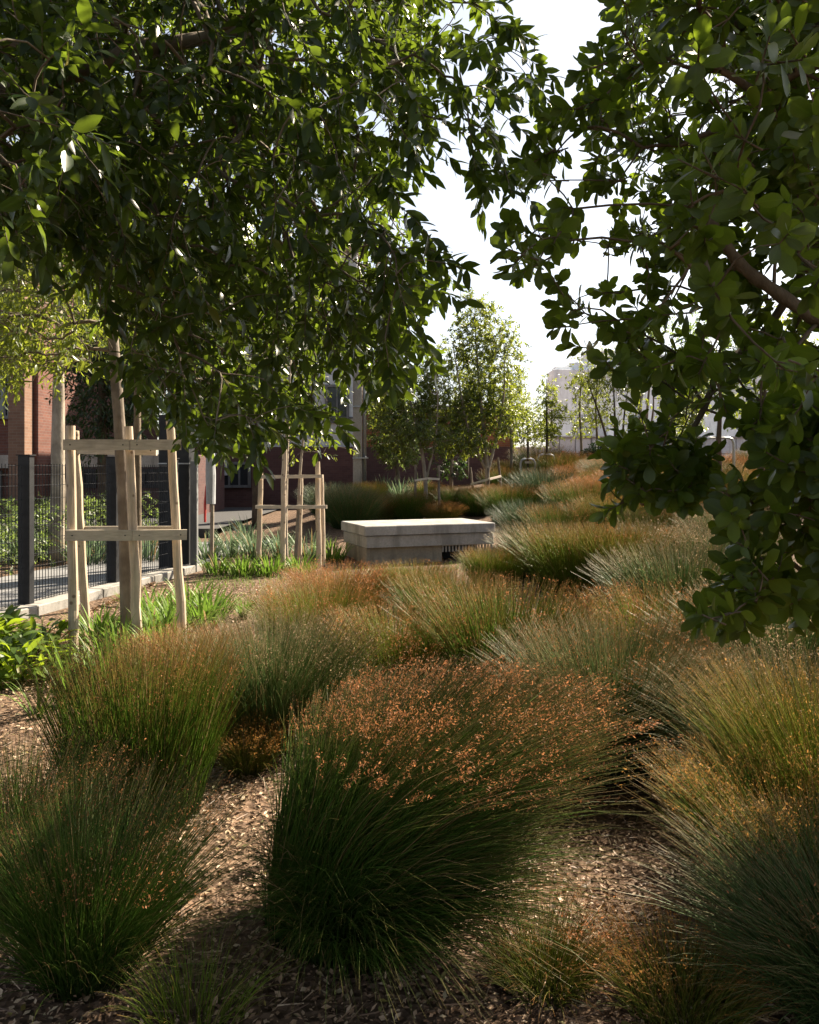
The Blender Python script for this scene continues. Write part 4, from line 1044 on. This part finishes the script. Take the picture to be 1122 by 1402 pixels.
# ------------------------------------------------------------------ concrete bench
c0, cl, cr = W(499.6, 720.6, 13.0), W(459, 714, 14.25), W(678.6, 716, 13.86)
ex = (cr - c0)[:2]; Lx = np.linalg.norm(ex); ex = ex / Lx
ey = np.array([-ex[1], ex[0]]); Ly = 1.36; rz = math.atan2(ex[1], ex[0]); ztop = c0[2]
bn = thing('concrete_bench', 'pale concrete slab bench on a recessed plinth in the middle of the garden', 'bench', (*(c0[:2] + ex * Lx / 2 + ey * Ly / 2), float(gz(0, 13.4))))
bz = bn.location[2]; bn.rotation_euler = (0, 0, rz)
def bpart(name, cx_, cy_, sx, sy, z0, z1, mat, bev=.012):
    mb = MB(); mb.box((cx_, cy_, (z0 + z1) / 2 - bz), (sx, sy, z1 - z0), 0, bev=bev); return mb.build(name, M[mat], bn)
t1, t2 = ztop - .155, ztop - .165
bpart('top_slab', 0, 0, Lx, Ly, t1, ztop, 'concrete')
bpart('lower_slab', .02, .02, Lx - .05, Ly - .05, ztop - .36, t2, 'concrete')
bpart('joint', 0, 0, Lx - .12, Ly - .12, t2 - .002, t1 + .002, 'panel_trim', 0)
bpart('plinth', -Lx * .5 + .07 + .68, .04, 1.36, Ly - .20, bz - .2, ztop - .362, 'concrete_base')
bpart('dark_recess', Lx * .22, .18, 1.1, Ly - .6, bz - .2, ztop - .364, 'steel', 0)  # dark solid block set in for the dark recess beside the plinth
mb = MB()
for q in range(16): mb.box((.28 + q * .062, -Ly * .5 + .20, ztop - .44 - bz), (.03, .02, .10))
mb.box((.72, -Ly * .5 + .19, ztop - .375 - bz), (1.05, .03, .02)); mb.build('grille', M['galv'], bn)

# ------------------------------------------------------------------ fence, pillar, kerb
ang = math.atan2(1, .207)
fe = thing('steel_fence', 'charcoal steel fence of wire mesh panels and posts along the left path', 'fence', (FL(8.8), 8.8, 0))
posts_y = [2.2, 3.9, 5.5, 7.15, 8.8, 10.45, 12.0]
rzf = ang - math.pi / 2
for y in posts_y:
    mb = MB(); mb.box((FL(y) + 4.2, y - 8.8, .86), (.145, .09, 1.74), rzf, bev=.006); po = mb.build('post', M['steel'], fe)
    mb = MB(); mb.box((FL(y) + 4.2, y - 8.8, 1.735), (.172, .107, .012), rzf); mb.build('cap', M['steel'], po)
ally = posts_y
for a, b_ in zip(ally[:-1], ally[1:]):
    mb = MB(); n_ = int((b_ - a) / .052)
    ys_ = np.linspace(a + .07, b_ - .07, n_); A = np.stack([FL(ys_) + 4.2, ys_ - 8.8, np.full(n_, .10)], 1); B = A + [0, 0, 1.54]
    mb.segs(A, B, np.full(n_, .0045), np.full(n_, .0045), 4)
    for z in (.12, .14, .33, .5, .62, .64, .8, .95, 1.08, 1.10, 1.25, 1.4, 1.52, 1.62):
        mb.segs([(FL(a + .05) + 4.2, a + .05 - 8.8, z)], [(FL(b_ - .05) + 4.2, b_ - .05 - 8.8, z)], [.0028], [.0028], 4)
    mb.build('mesh_panel', M['wire'], fe)
pl = thing('gate_pillar', 'tall charcoal gate pillar at the far end of the fence', 'pillar', (*W(240, 700, 12.45)[:2], 0))
mb = MB(); mb.box((0, .1, 1.2), (.46, .42, 2.42), .06, bev=.008); mb.build('column', M['steel'], pl)
mb = MB(); mb.box((0, .1, 1.66), (.475, .435, .02), .06); mb.build('seam', M['galv'], pl)
for dx, h in ((.31, 1.70), (-.05, 1.0)):
    pass
mb = MB(); mb.box((.33, -.12, .84), (.10, .12, 1.72), .06, bev=.006); mb.build('side_post', M['panel_trim'], pl)
k_ = MB()
for a in np.arange(1.5, 12.4, 1.2):
    b_ = min(a + 1.19, 12.5); p0 = np.array([FL(a) + .06, a]); p1 = np.array([FL(b_) + .06, b_]); c_ = (p0 + p1) / 2
    k_.box((c_[0], c_[1], .03), (.32, np.linalg.norm(p1 - p0), .16), rzf, bev=.01)
tag(k_.build('kerb', M['kerb']), kind='structure')

# ------------------------------------------------------------------ concrete pole
pb = np.array([(493 - CX) * 22 / F, 22.0, 0]); pb[2] = float(gz(pb[0], pb[1]))
po = thing('utility_pole', 'square pale concrete utility pole beside the grey building', 'pole', pb)
mb = MB(); mb.box((-.06, 0, 3.0), (.24, .28, 6.4), bev=.02); mb.build('shaft', M['pole'], po)
mb = MB(); mb.tube([(.13, -.03, 0), (.13, -.03, 5.9)], .05, 8); mb.build('conduit', M['galv'], po, smooth=True)
for z in (1.2, 2.6, 4.0):
    mb = MB(); mb.box((.02, -.01, z), (.42, .33, .04)); mb.build('strap', M['galv'], po)

# ------------------------------------------------------------------ buildings
def bld(name, label, cx_, cy_, w, dp, z0, h, mat, cat='building'):
    r_ = thing(name, label, cat, (cx_, cy_, z0))
    mb = MB(); mb.box((0, 0, h / 2 - .25), (w, dp, h + .5), bev=.03); mb.build('wall', M[mat], r_); return r_
def win(r_, x, z, w, h, fy, mull=1, frame='panel_trim'):
    mb = MB(); t_ = .09
    for (cx_, cz, sx, sz) in ((x, z + h / 2, w + t_, t_), (x, z - h / 2, w + t_, t_), (x - w / 2, z, t_, h - t_), (x + w / 2, z, t_, h - t_)):
        mb.box((cx_, fy - .04, cz), (sx, .12, sz))
    for q in range(mull): mb.box((x - w / 2 + w * (q + 1) / (mull + 1), fy - .03, z), (.06, .06, h - t_))
    o = mb.build('window', M[frame], r_)
    mb = MB(); mb.box((x, fy - .006, z), (w - .02, .02, h - .02)); mb.build('pane', M['glass'], o)
def px2x(px, d): return (px - CX) * d / F
def py2z(py, d): return EYE - (py - HY) * d / F
# grey clad block
d = 28.0; x0, x1 = px2x(262, d), px2x(489, d); zt = py2z(330, d); zg = 0.6
gb = bld('grey_building', 'pale grey clad building behind the left trees, over a purple brick base', (x0 + x1) / 2, d + 5, x1 - x0, 10, zg, zt - zg, 'panel')
def lx(px, d=28.0, o=gb): return px2x(px, d) - o.location[0]
def lz(py, d=28.0, o=gb): return py2z(py, d) - o.location[2]
mb = MB(); zb = lz(612); mb.box(((lx(262) + lx(490)) / 2, -5.03, zb / 2 - .2), (lx(490) - lx(262) + .1, .3, zb + .4)); mb.build('brick_base', M['brick_purple'], gb)
for py in (614, 572, 485, 400):
    mb = MB(); mb.box(((lx(262) + lx(489)) / 2, -5.02, lz(py)), (x1 - x0 + .02, .08, .06)); mb.build('ledge', M['panel_trim'], gb)
for px in (477, 430, 380, 330, 300):
    mb = MB(); mb.box((lx(px), -5.01, lz(470)), (.04, .06, 7.0)); mb.build('panel_joint', M['panel_trim'], gb)
for px, py in ((462, 553, ), (410, 553), (350, 553), (290, 553), (450, 440), (390, 440), (320, 440)):
    win(gb, lx(px), lz(py), .75, 1.25, -5.0)
win(gb, lx(316), lz(650), 1.4, .8, -5.19, 3)
mb = MB(); mb.box((lx(312), -4.9, lz(310)), (1.4, 2, 1.6), bev=.03); mb.build('roof_box', M['white_wall'], gb)
mb = MB(); mb.box((lx(470), -4.9, lz(328)), (1.2, 2, .8), bev=.03); mb.build('roof_box', M['white_wall'], gb)
mb = MB(); mb.box((lx(302), -5.25, lz(636)), (.6, .25, .75), bev=.02); mb.build('meter_box', M['panel'], gb)
# brick wing
d = 29.0; x0, x1 = px2x(489.5, d), px2x(705, d)
bw = bld('brick_building', 'low red brick building showing between the concrete pole and the young trees', (x0 + x1) / 2, d + 4.2, x1 - x0, 8, .7, py2z(560, d) - .7, 'brick_orange')
mb = MB(); mb.box((0, -4.03, (lz(612, 29, bw)) / 2 - .2), (x1 - x0 + .06, .2, lz(612, 29, bw) + .4)); mb.build('lower_wall', M['brick_purple'], bw)
mb = MB(); mb.box((0, -4.1, lz(560, 29, bw) + .05), (x1 - x0 + .2, .5, .14)); mb.build('coping', M['pole'], bw)
mb = MB(); mb.box((lx(520, 29, bw), -3.0, lz(530, 29, bw)), (1.6, 2, 1.8), bev=.02); mb.build('upper_wall', M['brick_orange'], bw)
for px in (540, 590, 640): win(bw, lx(px, 29, bw), lz(588, 29, bw), .9, .7, -4.0)
# far left brick building
d = 21.0; x0, x1 = px2x(-420, d), px2x(52, d)
lb_ = bld('brick_warehouse', 'red brick building at the left edge beyond the fence', (x0 + x1) / 2, d + 5, x1 - x0, 10, .0, py2z(210, d), 'brick')
ox = lb_.location[0]; fl = lambda px: px2x(px, d) - ox
mb = MB(); mb.box((fl(35), -5.25, py2z(300, d) / 2), (.42, .5, py2z(300, d)), bev=.02); mb.build('pier', M['brick_brown'], lb_)
mb = MB(); mb.box(((fl(-420) + fl(27)) / 2, -5.1, py2z(632, d)), (fl(27) - fl(-420), .4, .34)); mb.build('sill_band', M['pole'], lb_)
for px in (8, -60, -140): win(lb_, fl(px), py2z(540, d), .55, 1.2, -5.0, 1)
for px in (8, -60, -140): win(lb_, fl(px), py2z(400, d), .7, 1.5, -5.0, 1)
for px in (-30, -120): win(lb_, fl(px), py2z(665, d) , 1.2, .7, -5.0, 3)
# low wing right of the pier
d = 22.0; x0, x1 = px2x(52.5, d), px2x(262, d)
lw = bld('concrete_parapet_wall', 'low building with concrete band and barred openings behind the fence', (x0 + x1) / 2, d + 2, x1 - x0, 4, 0, py2z(622, d), 'brick_purple')
ox2 = lw.location[0]; fl2 = lambda px: px2x(px, d) - ox2
mb = MB(); mb.box((0, -2.05, py2z(631, d)), (x1 - x0 + .04, .2, .34)); mb.build('concrete_band', M['pole'], lw)
mb = MB(); mb.box((0, -2.04, py2z(640, d) / 2 - .2), (x1 - x0 - .02, .14, py2z(640, d) + .4)); mb.build('brick_front', M['brick_purple'], lw)
for px in (70, 118, 165, 215): win(lw, fl2(px), py2z(655, d), .6, .42, -2.11, 5, 'steel')
d = 27.0; x0, x1 = px2x(52, d), px2x(110, d)
bb_ = bld('dark_brick_house', 'dark brick house with white balcony band seen past the orange pier', (x0 + x1) / 2 - .1, d + 3, x1 - x0, 6, 0, py2z(470, d), 'brick_purple')
mb = MB(); mb.box((0, -3.2, py2z(552, d)), (x1 - x0, .5, .5)); mb.build('balcony', M['white'], bb_)
win(bb_, 0, py2z(590, d), .9, .8, -3.0)
# white building at right
d = 40.0
wb = thing('white_building', 'tall white rendered building with stepped roof beyond the bank at right', 'building', (px2x(900, d), d, .9))
def wblk(name, pxa, pxb, pytop, dy, dp, mat='white_wall', pybot=None):
    xa, xb = px2x(pxa, d) - wb.location[0], px2x(pxb, d) - wb.location[0]; zt_ = py2z(pytop, d) - .9; zb_ = -1.0 if pybot is None else py2z(pybot, d) - .9
    mb = MB(); mb.box(((xa + xb) / 2, dy + dp / 2, (zt_ + zb_) / 2), (xb - xa, dp, zt_ - zb_), bev=.05); mb.build(name, M[mat], wb)
wblk('wall', 757, 1100, 505, 0, 1.6)
wblk('roof_step', 762, 786, 500, .3, 1, pybot=505.3)
wblk('roof_step', 783, 1100, 494, .5, 1.2, pybot=505.2)
wblk('upper_storey', 803, 1060, 482, .7, 1.0, pybot=494.2)
wblk('parapet', 806, 860, 476, .8, .8, pybot=482.2)
for pxa, pxb, pya, pyb in ((789, 833, 568, 568.8), (786, 787, 566, 600), (790, 791, 568, 598), (757, 786, 571, 572), (805, 805.7, 505, 568), (870, 870.7, 505, 600), (895, 980, 545, 546)):
    wblk('joint', pxa, pxb, pya, -.03, .06, 'panel_trim', pyb)
wblk('hatch_panel', 791, 832, 569.5, -.05, .1, 'panel', 597)
d = 36.0
bwall = thing('block_wall', 'grey blockwork wall with coping in front of the white building', 'wall', (px2x(850, d), d, .9))
for pxa, pxb, pyt in ((752, 1060, 600),):
    xa, xb = px2x(pxa, d) - bwall.location[0], px2x(pxb, d) - bwall.location[0]; zt_ = py2z(pyt, d) - .9
    mb = MB(); mb.box(((xa + xb) / 2, .15, zt_ / 2 - .5), (xb - xa, .3, zt_ + 1)); mb.build('wall', M['block_wall'], bwall)
    mb = MB(); mb.box(((xa + xb) / 2, .15, zt_ + .04), (xb - xa + .1, .42, .08)); mb.build('coping', M['kerb'], bwall)
    for px in np.arange(766, 1050, 22):
        mb = MB(); mb.box((px2x(px, d) - bwall.location[0], -.012, zt_ * .5), (.035, .02, zt_)); mb.build('joint', M['panel_trim'], bwall)
    for z_ in (.33, .66):
        mb = MB(); mb.box(((xa + xb) / 2, -.012, zt_ * z_), (xb - xa, .025, .03)); mb.build('joint', M['panel_trim'], bwall)
d = 33.0
lw2 = bld('low_grey_wall', 'low grey wall between the brick building and the hoop rails', px2x(728, d), d, px2x(752, d) - px2x(704, d), .3, .9, py2z(612, d) - .9, 'block_wall', 'wall')
d = 24.5
xa, xb = px2x(688, d), px2x(722, d)
mb = MB(); g_ = float(gz((xa + xb) / 2, d)); mb.box((0, 0, .12), (xb - xa, .18, .5), .15, bev=.02)
tag(mb.build('garden_edging', M['kerb'], loc=((xa + xb) / 2, d, g_)), 'short pale concrete edging left of the hoop rails', 'edging')
